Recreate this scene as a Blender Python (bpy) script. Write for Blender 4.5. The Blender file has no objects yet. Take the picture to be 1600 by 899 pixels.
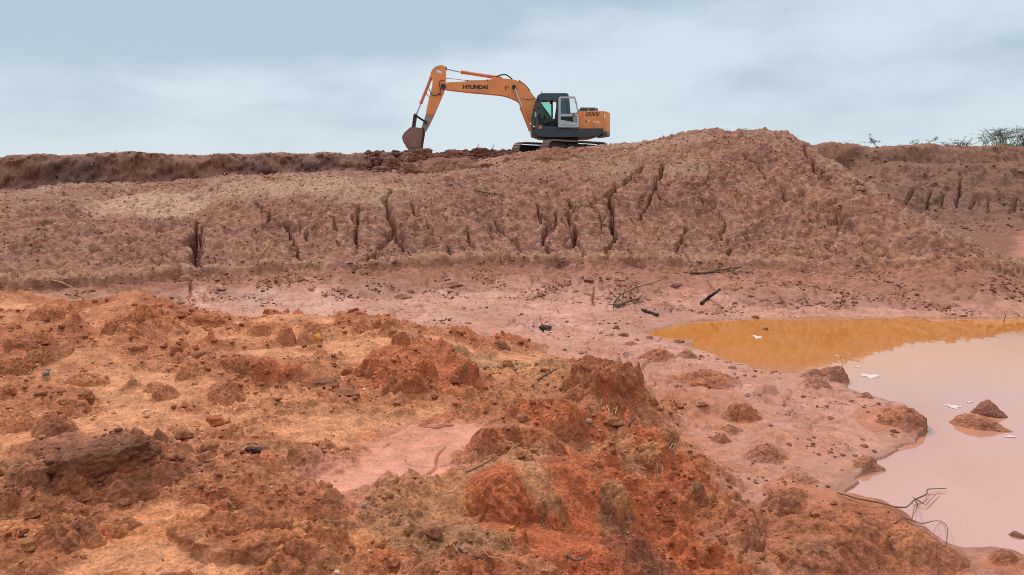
import bpy, bmesh, math, random
import numpy as np
from mathutils import Vector, Matrix, noise as mnoise

scene = bpy.context.scene
col = scene.collection
R = math.radians
rng = np.random.default_rng(7)
random.seed(7)

# ------------------------------------------------------------------ camera
F = 1164.0                      # focal length in pixels of the 1600 wide photograph
EYE = 1.70                      # metres above the pond
PITCH = math.atan(149.5 / F)
cam_data = bpy.data.cameras.new('camera')
cam_data.sensor_width = 36.0
cam_data.lens = 36.0 * F / 1600.0
cam_data.clip_start = 0.05
cam_data.clip_end = 9000.0
cam = bpy.data.objects.new('camera', cam_data)
cam.location = (0, 0, EYE)
cam.rotation_euler = (math.pi / 2 - PITCH, 0, 0)
col.objects.link(cam)
scene.camera = cam

# ------------------------------------------------------------------ sky and sun
SUN_ELEV, SUN_AZ = R(52), R(-28)       # azimuth measured from +y towards +x
scene.view_settings.view_transform = 'Standard'
scene.view_settings.look = 'None'
scene.view_settings.gamma = 1.0
scene.cycles.use_denoising = False
scene.cycles.pixel_filter_type = 'BLACKMAN_HARRIS'
scene.cycles.filter_width = 0.95
scene.view_settings.exposure = 0.66
world = bpy.data.worlds.new('World')
scene.world = world
world.use_nodes = True
nt = world.node_tree
nt.nodes.clear()
def N(tree, typ, **kw):
    n = tree.nodes.new(typ)
    for k, v in kw.items():
        setattr(n, k, v)
    return n
out = N(nt, 'ShaderNodeOutputWorld')
bg = N(nt, 'ShaderNodeBackground')
bg.inputs['Strength'].default_value = 0.1
sky = N(nt, 'ShaderNodeTexSky', sky_type='NISHITA')
sky.sun_disc = False
sky.sun_elevation = SUN_ELEV
sky.sun_rotation = SUN_AZ
tc = N(nt, 'ShaderNodeTexCoord')
sep = N(nt, 'ShaderNodeSeparateXYZ')
nt.links.new(tc.outputs['Generated'], sep.inputs[0])
# overcast deck: brighter towards the zenith, with soft grey-blue cloud bodies
mp = N(nt, 'ShaderNodeMapping')
mp.inputs['Scale'].default_value = (1.4, 1.4, 3.6)
mp.inputs['Location'].default_value = (4.1, 6.3, 1.72)
nt.links.new(tc.outputs['Generated'], mp.inputs['Vector'])
n1 = N(nt, 'ShaderNodeTexNoise')
n1.inputs['Scale'].default_value = 1.9
n1.inputs['Detail'].default_value = 6.0
n1.inputs['Roughness'].default_value = 0.5
n1.inputs['Distortion'].default_value = 0.1
nt.links.new(mp.outputs[0], n1.inputs['Vector'])
rm = N(nt, 'ShaderNodeValToRGB')
rm.color_ramp.interpolation = 'EASE'
rm.color_ramp.elements[0].position = 0.39
rm.color_ramp.elements[0].color = (0, 0, 0, 1)
rm.color_ramp.elements[1].position = 0.59
rm.color_ramp.elements[1].color = (1, 1, 1, 1)
nt.links.new(n1.outputs['Fac'], rm.inputs[0])
cl = N(nt, 'ShaderNodeMix', data_type='RGBA')
cl.inputs[6].default_value = (2.95, 3.62, 4.12, 1)      # cloud bodies
cl.inputs[7].default_value = (4.15, 4.78, 5.22, 1)       # thin bright deck
nt.links.new(rm.outputs[0], cl.inputs[0])
# near the horizon the deck thins into even pale light
hz = N(nt, 'ShaderNodeMapRange', interpolation_type='SMOOTHSTEP')
hz.inputs['From Min'].default_value = 0.0
hz.inputs['From Max'].default_value = 0.13
nt.links.new(sep.outputs['Z'], hz.inputs['Value'])
ch = N(nt, 'ShaderNodeMix', data_type='RGBA')
ch.inputs[6].default_value = (4.15, 4.8, 5.26, 1)
nt.links.new(hz.outputs[0], ch.inputs[0])
nt.links.new(cl.outputs[2], ch.inputs[7])
zen = N(nt, 'ShaderNodeMapRange')
zen.inputs['From Min'].default_value = 0.25
zen.inputs['From Max'].default_value = 1.0
zen.inputs['To Min'].default_value = 1.0
zen.inputs['To Max'].default_value = 2.7
nt.links.new(sep.outputs['Z'], zen.inputs['Value'])
zm = N(nt, 'ShaderNodeVectorMath', operation='SCALE')
nt.links.new(ch.outputs[2], zm.inputs[0])
nt.links.new(zen.outputs[0], zm.inputs['Scale'])
mxs = N(nt, 'ShaderNodeMix', data_type='RGBA')
mxs.inputs[0].default_value = 0.94
nt.links.new(sky.outputs[0], mxs.inputs[6])
nt.links.new(zm.outputs[0], mxs.inputs[7])
nt.links.new(mxs.outputs[2], bg.inputs['Color'])
nt.links.new(bg.outputs[0], out.inputs['Surface'])

sun_data = bpy.data.lights.new('sun', 'SUN')
sun_data.energy = 1.5
sun_data.angle = R(12)
sun_data.color = (1.0, 0.95, 0.88)
sun = bpy.data.objects.new('sun', sun_data)
sd = Vector((math.sin(SUN_AZ) * math.cos(SUN_ELEV), math.cos(SUN_AZ) * math.cos(SUN_ELEV), math.sin(SUN_ELEV)))
sun.rotation_euler = sd.to_track_quat('Z', 'Y').to_euler()
sun.location = sd * 60
col.objects.link(sun)

# ------------------------------------------------------------------ noise tools
_P = np.random.default_rng(3).permutation(4096).astype(np.int32)
_GA = np.random.default_rng(4).uniform(0, 2 * np.pi, 4096)
_GX, _GY = np.cos(_GA).astype(np.float32), np.sin(_GA).astype(np.float32)
_RN = np.random.default_rng(5).random((4096, 5)).astype(np.float32)
def _h(ix, iy, seed=0):
    return _P[(ix + _P[(iy + seed * 131) & 4095]) & 4095]
def perlin(x, y, seed=0):
    xi = np.floor(x); yi = np.floor(y)
    fx = (x - xi).astype(np.float32); fy = (y - yi).astype(np.float32)
    ix = xi.astype(np.int32); iy = yi.astype(np.int32)
    u = fx * fx * fx * (fx * (fx * 6 - 15) + 10); v = fy * fy * fy * (fy * (fy * 6 - 15) + 10)
    def g(dx, dy):
        h = _h(ix + dx, iy + dy, seed)
        return _GX[h] * (fx - dx) + _GY[h] * (fy - dy)
    a = g(0, 0); b = g(1, 0); c = g(0, 1); d = g(1, 1)
    return 1.5 * ((a + u * (b - a)) * (1 - v) + (c + u * (d - c)) * v)
def fbm(x, y, wl, octaves=3, gain=0.5, seed=0):
    s = 0; a = 1.0
    for k in range(octaves):
        s = s + a * perlin(x / wl + 17.3 * k, y / wl - 9.1 * k, seed + k)
        wl *= 0.5; a *= gain
    return s
def clods_hf(x, y, cell, seed, prob, rlo=0.25, rhi=0.5, flat=0.5):
    """bump field: every cell may hold one half-buried lump; returns height in units of its cell"""
    gx = x / cell; gy = y / cell
    ix = np.floor(gx).astype(np.int32); iy = np.floor(gy).astype(np.int32)
    best = np.zeros(x.shape, np.float32)
    for dx in (-1, 0, 1):
        for dy in (-1, 0, 1):
            h = _h(ix + dx, iy + dy, seed)
            r = _RN[h]
            cx = ix + dx + r[:, 0]; cy = iy + dy + r[:, 1]
            rad = rlo + (rhi - rlo) * r[:, 2]
            d2 = ((gx - cx) ** 2 + (gy - cy) ** 2) / rad ** 2
            on = (r[:, 3] < prob) & (d2 < 1)
            hgt = np.where(on, rad * (0.5 + r[:, 4]) * np.clip(1 - d2, 0, 1) ** flat, 0)
            np.maximum(best, hgt.astype(np.float32), out=best)
    return best
def worley(x, y, cell, seed):
    gx = x / cell; gy = y / cell
    ix = np.floor(gx).astype(np.int32); iy = np.floor(gy).astype(np.int32)
    f1 = np.full(x.shape, 9.0, np.float32); f2 = f1.copy()
    for dx in (-1, 0, 1):
        for dy in (-1, 0, 1):
            h = _h(ix + dx, iy + dy, seed); r = _RN[h]
            d = np.hypot(gx - ix - dx - r[:, 0], gy - iy - dy - r[:, 1]).astype(np.float32)
            f2 = np.minimum(f2, np.maximum(f1, d)); f1 = np.minimum(f1, d)
    return f1, f2
def sstep(a, b, x):
    t = np.clip((x - a) / (b - a), 0, 1)
    return t * t * (3 - 2 * t)
def poly_sdf(x, y, pts):
    """signed distance to a polygon, negative inside"""
    p = np.array(pts, float); q = np.roll(p, -1, axis=0)
    d2 = np.full(x.shape, 1e9); ins = np.zeros(x.shape, bool)
    for (ax, ay), (bx, by) in zip(p, q):
        ex, ey = bx - ax, by - ay
        t = np.clip(((x - ax) * ex + (y - ay) * ey) / (ex * ex + ey * ey + 1e-12), 0, 1)
        d2 = np.minimum(d2, (x - ax - t * ex) ** 2 + (y - ay - t * ey) ** 2)
        c = ((ay > y) != (by > y)) & (x < ex * (y - ay) / (ey if ey else 1e-9) + ax)
        ins ^= c
    d = np.sqrt(d2)
    return np.where(ins, -d, d)
def line_dist(x, y, pts):
    d2 = np.full(x.shape, 1e9); tt = np.zeros(x.shape)
    n = len(pts) - 1
    for k in range(n):
        ax, ay = pts[k]; bx, by = pts[k + 1]
        ex, ey = bx - ax, by - ay
        t = np.clip(((x - ax) * ex + (y - ay) * ey) / (ex * ex + ey * ey + 1e-12), 0, 1)
        dd = (x - ax - t * ex) ** 2 + (y - ay - t * ey) ** 2
        m = dd < d2
        d2 = np.where(m, dd, d2); tt = np.where(m, (k + t) / n, tt)
    return np.sqrt(d2), tt

# ------------------------------------------------------------------ from a pixel of the photograph to a place
CP, SP = math.cos(PITCH), math.sin(PITCH)
def ray(px, py):
    cx = (px - 800.0) / F; cy = (449.5 - py) / F
    return np.array((cx, CP + cy * SP, -SP + cy * CP))
def on_plane(px, py, z=0.0):
    d = ray(px, py)
    t = (z - EYE) / d[2]
    return (d[0] * t, d[1] * t)
def at_range(px, py, r):
    """azimuth, height and range of the point on the pixel's ray that lies r metres ahead (along y)"""
    d = ray(px, py)
    return math.atan2(d[0], d[1]), EYE + r * d[2] / d[1], r * math.hypot(d[0], d[1]) / d[1]

# ------------------------------------------------------------------ the lie of the land: feature lines across the view
# each line: (px, py, metres ahead)
toe = [(-300,492,10.6),(0,486,10.4),(200,482,10.6),(300,480,10.8),(500,473,11.2),(700,468,11.6),(900,474,11.2),(1000,488,10.3),(1100,495,9.95),(1200,497,9.8),(1400,497,9.8),(1560,496,9.8),(1600,494,9.9),(1900,490,10)]
shelf = [(-300,455,11.0),(0,452,11.2),(150,447,11.5),(330,428,12.4),(450,421,12.9),(600,418,13.1),(800,413,13.5),(1000,414,13.4),(1200,417,13.2),(1400,415,12.7),(1500,412,12.0),(1560,419,11.6),(1640,449,11.6),(1900,458,11.6)]
brow = [(-300,335,15.2),(0,335,15.2),(100,326,15.4),(180,330,15.5),(300,346,15.2),(380,322,15.7),(420,312,16.0),(500,303,16.3),(600,300,16.7),(700,296,17.0),(800,288,17.4),(900,276,17.8),(960,268,18.2),(1000,258,18.6),(1100,225,19.5),(1180,218,19.3),(1250,240,17.9),(1300,266,16.6),(1350,300,15.5),(1400,332,14.5),(1450,358,13.6),(1500,384,12.8),(1560,410,12.3),(1640,441,12.6),(1900,450,12.8)]
crest = [(-300,306,18.5),(0,304,18.8),(60,300,18.8),(110,292,19.0),(200,292,19.4),(300,283,20.4),(400,277,21.5),(500,274,22.5),(600,271,23.5),(680,266,25.0),(760,255,27.0),(800,247,29.0),(840,242,30.5),(880,240,31.0),(920,236,30.0),(960,230,27.5),(1000,225,24.0),(1020,222,22.2),(1050,215,21.4),(1080,209,21.0),(1105,205,20.8),(1140,208,20.6),(1180,204.5,20.6),(1215,206,20.4),(1240,215,19.0),(1262,229,18.4),(1300,251,17.4),(1350,287,16.2),(1400,320,15.1),(1450,347,14.2),(1500,374,13.3),(1560,404,13.0),(1640,436,13.3),(1900,444,13.5)]
drop = [(-300,330,23),(0,330,23.0),(200,328,23.5),(400,318,25),(600,300,27),(680,280,28.5),(760,259,30),(800,250,31.5),(840,246,32.5),(880,246,32.5),(920,246,32),(960,262,30),(1000,280,27),(1100,300,25),(1200,300,25),(1262,300,24.0),(1300,330,21.5),(1350,350,20.0),(1400,362,19.0),(1450,374,18.0),(1500,390,17.0),(1560,404,15.8),(1640,398,15.2),(1900,395,15)]
base = [(-300,318,33),(0,316,33),(200,306,33.5),(400,296,34),(600,284,34.5),(680,270,35.0),(760,254,34.5),(800,244.5,35.0),(840,241.5,35.5),(880,241,35.5),(920,241,35.5),(960,246,34),(1000,250,32),(1100,270,29),(1200,290,27),(1262,310,25.5),(1330,338,23.0),(1400,338,22.2),(1450,337,22.0),(1500,337,21.8),(1600,337,21.6),(1900,337,21.5)]
tier = [(-300,308,33.7),(0,306,33.7),(200,296,34.2),(400,284,34.8),(600,272,35.4),(680,258,36.0),(760,247,36.0),(800,241.5,36.5),(840,240.5,36.5),(880,240.5,36.5),(920,240.5,36.5),(960,241.5,36),(1000,243,35),(1100,252,32),(1200,270,30),(1262,292,27.5),(1330,280,25.8),(1370,262,25.9),(1420,258,26.0),(1470,256,26.0),(1520,260,25.8),(1600,258,25.8),(1900,258,25.6)]
ledge = [(-300,300,34.2),(0,297,34.2),(200,287,34.6),(400,274,35.3),(600,262,36.0),(680,250,37.0),(760,243.5,37.2),(800,240.5,37.5),(840,240,37.5),(880,240,37.5),(920,240,37.5),(960,240,37.5),(1000,241,36.5),(1100,248,33.5),(1200,262,31),(1262,280,29),(1330,268,28),(1370,262,27.6),(1420,262,27.5),(1470,262,28.0),(1520,263,28.6),(1600,262,29.2),(1900,262,29.2)]
bank = [(-300,247,35.3),(0,246,35.5),(60,243,35.6),(150,240,35.8),(230,238,35.8),(300,244,36),(340,244,36.2),(400,241,36.5),(440,239,36.6),(520,240,36.9),(600,239,37.2),(640,240,38.0),(700,240,38.2),(730,239,38.3),(760,238.5,38.3),(800,239,38.4),(840,239,38.4),(880,239,38.4),(920,239,38.4),(960,238,38.4),(1000,238,37.5),(1100,236,35),(1200,232,33),(1262,229,30.2),(1300,225,29.3),(1340,228,29),(1400,230,28.6),(1450,228,29.3),(1500,229,30.2),(1600,229,31.0),(1900,229,31)]
LINES = [toe, shelf, brow, crest, drop, base, tier, ledge, bank]

NA = 900
az_in = np.linspace(R(-38.2), R(38.2), NA)
az_out = np.linspace(R(38.2), R(360 - 38.2), 60)[1:-1]
AZ = np.concatenate([az_in, az_out])
def gsmooth(v, s):
    k = np.arange(-int(3 * s), int(3 * s) + 1); w = np.exp(-0.5 * (k / s) ** 2); w /= w.sum()
    return np.convolve(np.pad(v, len(k) // 2, mode='edge'), w, 'valid')
LR, LZ = [], []
for i, L in enumerate(LINES):
    a, z, r = [], [], []
    for px, py, rr in L:
        aa, zz, rg = at_range(px, py, rr)
        a.append(aa); z.append(zz); r.append(rg)
    sg = 4.0 if i in (3, 8) else 9.0
    LR.append(gsmooth(np.interp(az_in, a, r), sg)); LZ.append(gsmooth(np.interp(az_in, a, z), sg))
LR = np.array(LR); LZ = np.array(LZ)
LZ[0] = np.clip(LZ[0], 0.03, 0.16)
for k in range(1, len(LR)):
    LR[k] = np.maximum(LR[k], LR[k - 1] + 0.35)

# rings: close together where the picture looks closely
rs = [0.25]
while rs[-1] < 4500:
    r = rs[-1]
    if r < 2.0: d = 0.10
    elif r < 9: d = max(0.0065, r * r / (745 * 1.25 * 1.45))
    elif r < 23: d = 0.042
    elif r < 30: d = 0.085
    elif r < 47: d = 0.085
    elif r < 60: d = 0.5
    else: d = r * 0.12
    rs.append(r + d)
RS = np.array(rs); NR = len(RS)

def pchip(xk, yk, x):
    h = np.diff(xk); dl = np.diff(yk) / h
    m = np.zeros_like(yk)
    s = np.sign(dl[1:]) == np.sign(dl[:-1])
    w1 = 2 * h[1:] + h[:-1]; w2 = h[1:] + 2 * h[:-1]
    with np.errstate(divide='ignore', invalid='ignore'):
        hm = (w1 + w2) / (w1 / dl[:-1] + w2 / dl[1:])
    m[1:-1] = np.where(s, hm, 0)
    m[0] = dl[0]; m[-1] = 0
    i = np.clip(np.searchsorted(xk, x) - 1, 0, len(xk) - 2)
    t = np.clip((x - xk[i]) / h[i], 0, 1)
    return ((1 + 2 * t) * (1 - t) ** 2 * yk[i] + t * (1 - t) ** 2 * h[i] * m[i]
            + t * t * (3 - 2 * t) * yk[i + 1] + t * t * (t - 1) * h[i] * m[i + 1])
NAT = len(AZ)
Z = np.zeros((NR, NAT), np.float64); S = np.zeros((NR, NAT), np.float32)
for j in range(NA):
    xk = np.concatenate([[0.0], LR[:, j], [LR[-1, j] + 1.2, 60.0, 5000.0]])
    zt = LZ[-1, j]
    yk = np.concatenate([[0.045], LZ[:, j], [zt + 0.0, max(min(zt, 3.7), 3.2), 3.2]])
    Z[:, j] = pchip(xk, yk, RS)
    S[:, j] = np.interp(RS, xk, np.arange(len(xk)) - 1.0)     # 0 toe, 1 shelf, 2 brow, 3 crest, 4 drop, 5 base, 6 tier, 7 ledge, 8 bank
n_o = NAT - NA
for q in range(n_o):                                          # round the back: the same pit carried on
    t = (q + 1) / (n_o + 1)
    Z[:, NA + q] = Z[:, NA - 1] * (1 - t) + Z[:, 0] * t
    S[:, NA + q] = S[:, NA - 1] * (1 - t) + S[:, 0] * t
AA, RR = np.meshgrid(AZ, RS)
X = (np.sin(AA) * RR).ravel(); Y = (np.cos(AA) * RR).ravel()
Z = Z.ravel(); S = S.ravel(); RF = RR.ravel(); AF = np.where(AA > np.pi, AA - 2 * np.pi, AA).ravel()

NEAR = RF < 18
def P0(lst, z=0.04):
    return [on_plane(a, b, z) for a, b in lst]

# ---- pond outline, raised red platform, wet mud puddle
wp = P0([(1002,521),(1040,512),(1090,504),(1180,499),(1300,498),(1420,498),(1520,498.5),(1580,499)], 0.0)
wp += [(8.2, 9.9), (13, 9.6), (13, 2.4), (4.0, 2.5)]
wp += P0([(1640,872),(1560,866),(1480,862),(1410,840),(1360,812),(1335,795),(1322,775),(1345,745),(1385,720),(1425,692),(1445,660),(1415,632),(1365,618),(1330,606),(1318,590),(1312,576),(1270,578),(1240,582),(1195,577),(1150,566),(1105,552),(1072,541),(1086,531),(1040,529)], 0.0)
pl = P0([(-900,470),(0,480),(120,484),(180,492),(340,502),(420,508),(480,506),(570,503),(680,512),(780,520),(860,536),(910,556),(1000,590),(1040,630),(1085,680),(1140,735),(1165,790),(1180,850),(1200,930)], 0.10)
pl += [(0.9, 1.2), (0.6, -3), (-12, -3), (-14, 6)]
pud = P0([(498,785),(530,738),(585,712),(608,682),(690,672),(780,688),(765,715),(705,742),(655,762),(600,775),(545,790)], 0.36)

xn, yn = X[NEAR], Y[NEAR]
wx = fbm(xn, yn, 0.9, 4, 0.55, 11) * 0.16
dw = poly_sdf(xn, yn, wp) + fbm(xn, yn, 0.55, 4, 0.55, 21) * 0.07
dp = -poly_sdf(xn, yn, pl) + wx                   # positive inside the platform
dq = poly_sdf(xn, yn, pud) + fbm(xn, yn, 0.35, 4, 0.6, 31) * 0.11
DW = np.full(X.shape, 9.0); DW[NEAR] = dw
DP = np.full(X.shape, -9.0); DP[NEAR] = dp
DQ = np.full(X.shape, 9.0); DQ[NEAR] = dq
PLAT = sstep(-0.12, 0.75, DP)
# platform height: steep red flank towards the pond, gentle elsewhere
rightside = sstep(-0.5, 0.6, X)
hp = 0.28 * sstep(-0.40, 1.15 + 1.5 * sstep(3.8, 5.2, Y) * sstep(-2.2, -.4, X), DP) + 0.11 * sstep(0.5, 2.5, DP) + rightside * 0.06 * sstep(0.2, 1.0, DP)
Z = Z + hp
# pond bed and beach
inw = DW < 0
Z = np.where(inw & (S < 0.8), np.maximum(DW * 0.16, -0.35) - 0.004, Z)
beach = (~inw) & (DW < 0.7) & (S < 0.5)
Z = np.where(beach, Z * sstep(-0.05, 0.7, DW) + 0.010, Z)

# ---- broad lumps of the foreground, placed where they stand
def hump(px, py, wpx, hpx, depth=1.0, p=1.0, z0=0.3, seed=0):
    """a rounded rise whose front foot shows at (px, py)"""
    global Z
    x0, y0 = on_plane(px, py, z0)
    r = math.hypot(x0, y0)
    hw = 0.5 * wpx * r / F; hh = hpx * r / F * 0.85
    ux, uy = x0 / r, y0 / r
    cx, cy = x0 + ux * hw * depth, y0 + uy * hw * depth
    m = (np.abs(X - cx) < 3 * hw + .1) & (np.abs(Y - cy) < 3 * hw * max(depth, 1) + .1)
    xx, yy = X[m] - cx, Y[m] - cy
    sx = xx + fbm(X[m], Y[m], hw * 1.6, 3, 0.55, 41 + seed) * hw * 0.45
    sy = yy + fbm(X[m], Y[m], hw * 1.6, 3, 0.55, 51 + seed) * hw * 0.45
    al = sx * uy - sy * ux; ac = (sx * ux + sy * uy) / depth
    d = np.sqrt(al ** 2 + ac ** 2) / hw
    Z[m] += hh * np.where(d < 1.6, (0.5 + 0.5 * np.cos(np.clip(d / 1.6, 0, 1) * np.pi)) ** p, 0)
for i, h in enumerate([
    (228,520,150,46,0.8,1.3),(320,512,80,12,1,1),(90,500,140,18,1,1),(30,500,90,12,1,1),(160,505,80,14,1,1),(420,520,60,12,1,1),
    (60,570,150,20,.8,1),(20,590,90,16,.8,1),(140,605,90,18,.8,1),(300,590,110,16,.8,1),(230,560,110,14,1,1),(350,575,90,12,1,1),
    (620,520,100,14,.8,1),(560,515,60,12,1,1),(480,520,80,10,1,1),(700,530,90,9,1,1),
    (590,600,150,26,.8,1),(650,615,150,30,.8,1),(700,595,90,22,.8,1),(500,615,120,16,.8,1),(735,610,70,18,1,1),(420,600,90,14,.8,1),
    (350,630,90,20,.8,1),(30,672,110,22,.8,1),(90,678,100,18,.8,1),(290,660,120,12,.8,1),
    (945,640,190,60,.9,1),(890,690,140,40,.8,1),(860,700,110,22,.8,1),(780,690,120,14,.8,1),(980,700,130,34,.8,1),
    (160,770,260,34,.7,1),(250,790,220,20,.6,1),(40,770,160,18,.7,1),(120,850,190,44,.6,1),(190,830,120,24,.6,1),(0,850,140,26,.6,1),
    (380,860,270,30,.5,1),(515,850,90,22,.8,1),(330,800,150,14,.6,1),
    (780,815,170,60,.8,1),(960,820,150,48,.7,1),(860,830,140,36,.7,1),(1030,760,150,40,.8,1),(1000,880,220,30,.6,1),(900,800,150,30,.7,1),
    (1310,855,210,62,.7,1.2),(1262,905,160,40,.7,1.2),(1222,815,80,22,.8,1.2),(1430,895,150,32,.7,1.2),(1565,885,90,16,.7,1.3),(1340,885,110,20,.8,1.2),
    (1100,600,110,22,.8,1.2),(1030,562,60,12,1,1.2),(1160,655,70,16,.8,1.3),(1195,715,70,14,.7,1.3),(1225,695,50,8,.8,1.3),
    (1400,670,120,22,.7,1.2),(1225,555,60,9,1,1.4),(1300,592,60,11,1,1.4),(1530,672,90,16,.7,1.8),(1355,735,60,10,.8,1.3),(1180,620,70,9,.8,1.2),(1240,745,50,8,.8,1.2),
    (1270,620,70,8,.8,1.3),(1320,655,60,6,.8,1.3),
    ]):
    hump(*h[:4], depth=h[4] * 1.3, p=h[5], z0=0.3 if (h[0] < 1150 and h[1] > 500) else 0.05, seed=i % 7)

# sunken wet puddle: flat
Z = np.where(DQ < 0.35, Z + (0.385 - Z) * sstep(0.35, -0.02, DQ), Z)

# ---- cracks and gullies down the mound and in the mud: carved trenches
ZG = Z.reshape(NR, NAT)
def hit(px, py, zg=None):
    """where the pixel's ray meets the land"""
    zg = ZG if zg is None else zg
    d = ray(px, py); hl = math.hypot(d[0], d[1])
    a = math.atan2(d[0], d[1])
    j = (a - az_in[0]) / (az_in[1] - az_in[0])
    j = int(min(max(round(j), 0), NA - 1))
    zr = EYE + RS * d[2] / hl
    below = (zg[:, j] > zr) & (RS > 1.6)
    k = int(np.argmax(below)) if below.any() else NR - 1
    k = max(k, 1)
    e0 = zr[k - 1] - zg[k - 1, j]; e1 = zr[k] - zg[k, j]
    t = e0 / (e0 - e1) if e0 > e1 else 1.0
    r = RS[k - 1] + t * (RS[k] - RS[k - 1])
    return (d[0] / hl * r, d[1] / hl * r, float(EYE + r * d[2] / hl), r)
CRACKS = [  # points, half width m, depth m
    ([(306,346),(300,372),(304,398),(303,414),(309,430)], .095, .50), ([(322,348),(312,372),(314,400),(311,422)], .05, .2),
    ([(400,318),(425,342),(450,352),(458,378),(463,392),(472,414)], .045, .30),
    ([(561,318),(560,348),(556,366),(557,384)], .04, .26), ([(612,296),(604,322),(609,336)], .075, .34), ([(600,318),(609,336),(612,360),(604,378),(590,394),(570,418)], .060, .36),
    ([(632,372),(630,390),(637,402),(641,412)], .040, .22), ([(702,384),(702,413)], .040, .24), ([(732,366),(736,388),(741,402)], .035, .2),
    ([(770,345),(790,366),(804,380),(808,393),(822,410)], .045, .30), ([(838,315),(846,340),(853,360),(850,382),(856,408)], .042, .3), ([(872,325),(866,350),(853,368)], .035, .2),
    ([(888,310),(893,340),(900,360),(897,380),(890,406)], .062, .4), ([(920,322),(900,326),(890,314)], .05, .25),
    ([(1003,262),(985,280),(960,298),(953,318),(956,345),(961,372),(953,405)], .072, .5), ([(960,300),(925,322),(905,328)], .045, .25),
    ([(1034,262),(1030,285),(1012,318),(998,345)], .05, .3), ([(1058,293),(1098,292),(1106,280)], .045, .28), ([(1072,360),(1060,390),(1056,408)], .04, .22),
    ([(1172,250),(1196,276),(1222,298),(1236,318),(1265,326),(1295,336),(1320,346)], .060, .26), ([(1160,240),(1180,256)], .05, .2), ([(1130,340),(1128,380)], .035, .16),
    ([(1258,232),(1268,255),(1290,275)], .045, .22), ([(1290,262),(1280,276)], .05, .25), ([(1335,340),(1300,352),(1260,350)], .045, .2), ([(1140,392),(1142,412)], .04, .2),
    ([(478,366),(482,378)], .04, .2), ([(520,340),(526,362)], .035, .16), ([(640,318),(652,338)], .035, .16), ([(655,310),(668,328)], .03, .16), ([(130,405),(150,420)], .04, .16), ([(668,350),(676,372)], .035, .14),
    ([(980,395),(990,412)], .035, .14), ([(1010,300),(1000,316)], .03, .14), ([(250,395),(262,412)], .04, .14),
    ([(1448,288),(1456,302),(1449,318),(1452,332)], .04, .22), ([(1474,304),(1468,332)], .04, .2), ([(1499,270),(1500,300),(1496,312),(1492,334)], .045, .26), ([(1522,310),(1516,332)], .035, .16), ([(1546,312),(1543,334)], .035, .16),
    ([(1590,305),(1580,333)], .04, .2), ([(1425,300),(1415,325)], .05, .2), ([(1385,275),(1405,278)], .05, .2), ([(1560,295),(1570,312)], .05, .2),
    # mud puddle and flats
    ([(697,698),(684,714),(681,731),(668,745),(654,758)], .008, .05), ([(642,759),(628,766),(617,777)], .007, .05),
    ([(634,713),(633,722),(645,729),(680,731),(698,728),(712,722)], .0045, .03), ([(604,745),(625,752),(652,758)], .0045, .03), ([(592,706),(605,697),(612,692)], .0045, .03),
    ([(720,695),(732,710),(760,707)], .0045, .03), ([(565,765),(600,773)], .008, .04),
    ([(1195,795),(1182,820),(1192,835),(1180,860),(1200,885)], .010, .05), ([(1182,820),(1160,800)], .008, .04), ([(1255,845),(1230,858),(1205,850),(1190,835)], .010, .05),
    ([(1385,845),(1380,870),(1372,899)], .012, .06), ([(1330,868),(1310,872),(1290,868)], .009, .04), ([(1215,780),(1196,770)], .007, .03), ([(1210,880),(1230,895)], .010, .05),
    ([(328,868),(356,858),(400,854),(430,856),(458,864),(492,869)], .020, .06), ([(560,868),(585,856),(610,860)], .006, .03), ([(640,820),(660,832),(690,826),(700,840)], .006, .04), ([(600,835),(622,842),(640,820)], .006, .04), ([(690,826),(712,815),(735,822)], .006, .04), ([(660,832),(668,850)], .006, .04), ([(735,822),(752,812),(760,800)], .006, .03),
    ([(1150,800),(1172,815),(1182,840),(1200,852)], .012, .06), ([(1182,840),(1165,870),(1150,899)], .010, .05), ([(1200,852),(1192,880),(1205,899)], .012, .06), ([(1200,770),(1212,790),(1206,806)], .010, .05), ([(1400,845),(1420,852),(1432,870)], .010, .05), ([(1205,700),(1188,690),(1170,694)], .007, .03),
    ([(925,452),(926,470),(930,480)], .022, .08), ([(1040,470),(1052,482),(1050,490)], .02, .07), ([(1200,455),(1222,470),(1232,480)], .022, .07), ([(1105,440),(1120,455)], .02, .06),
    ([(300,440),(294,470)], .025, .08), ([(445,432),(453,442),(452,450)], .02, .08),
]
_b = random.Random(5)
for pts, w_, d_ in list(CRACKS):                                     # side branches of the larger cracks, running off downhill
    if w_ < .035 or len(pts) < 3: continue
    if pts[0][0] > 1330: continue
    for q in range(2 if len(pts) > 4 else 1):
        i = _b.randrange(0, len(pts) - 1); t = _b.random()
        ax, ay = pts[i][0] + t * (pts[i + 1][0] - pts[i][0]), pts[i][1] + t * (pts[i + 1][1] - pts[i][1])
        sg = _b.choice((-1, 1)); L_ = _b.uniform(14, 34)
        if ay + L_ > 416: L_ = max(416 - ay, 6)
        CRACKS.append(([(ax, ay), (ax + sg * L_ * _b.uniform(.2, .5), ay + L_ * .45), (ax + sg * L_ * _b.uniform(.3, .8), ay + L_)], .034, d_ * .5))
hits = [([hit(px, py)[:2] for px, py in pts], w, d) for pts, w, d in CRACKS]
JX = fbm(X, Y, 0.5, 4, 0.5, 61) * 0.085; JY = fbm(X, Y, 0.5, 4, 0.5, 71) * 0.085
CR = np.zeros(X.shape, np.float32)
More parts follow.
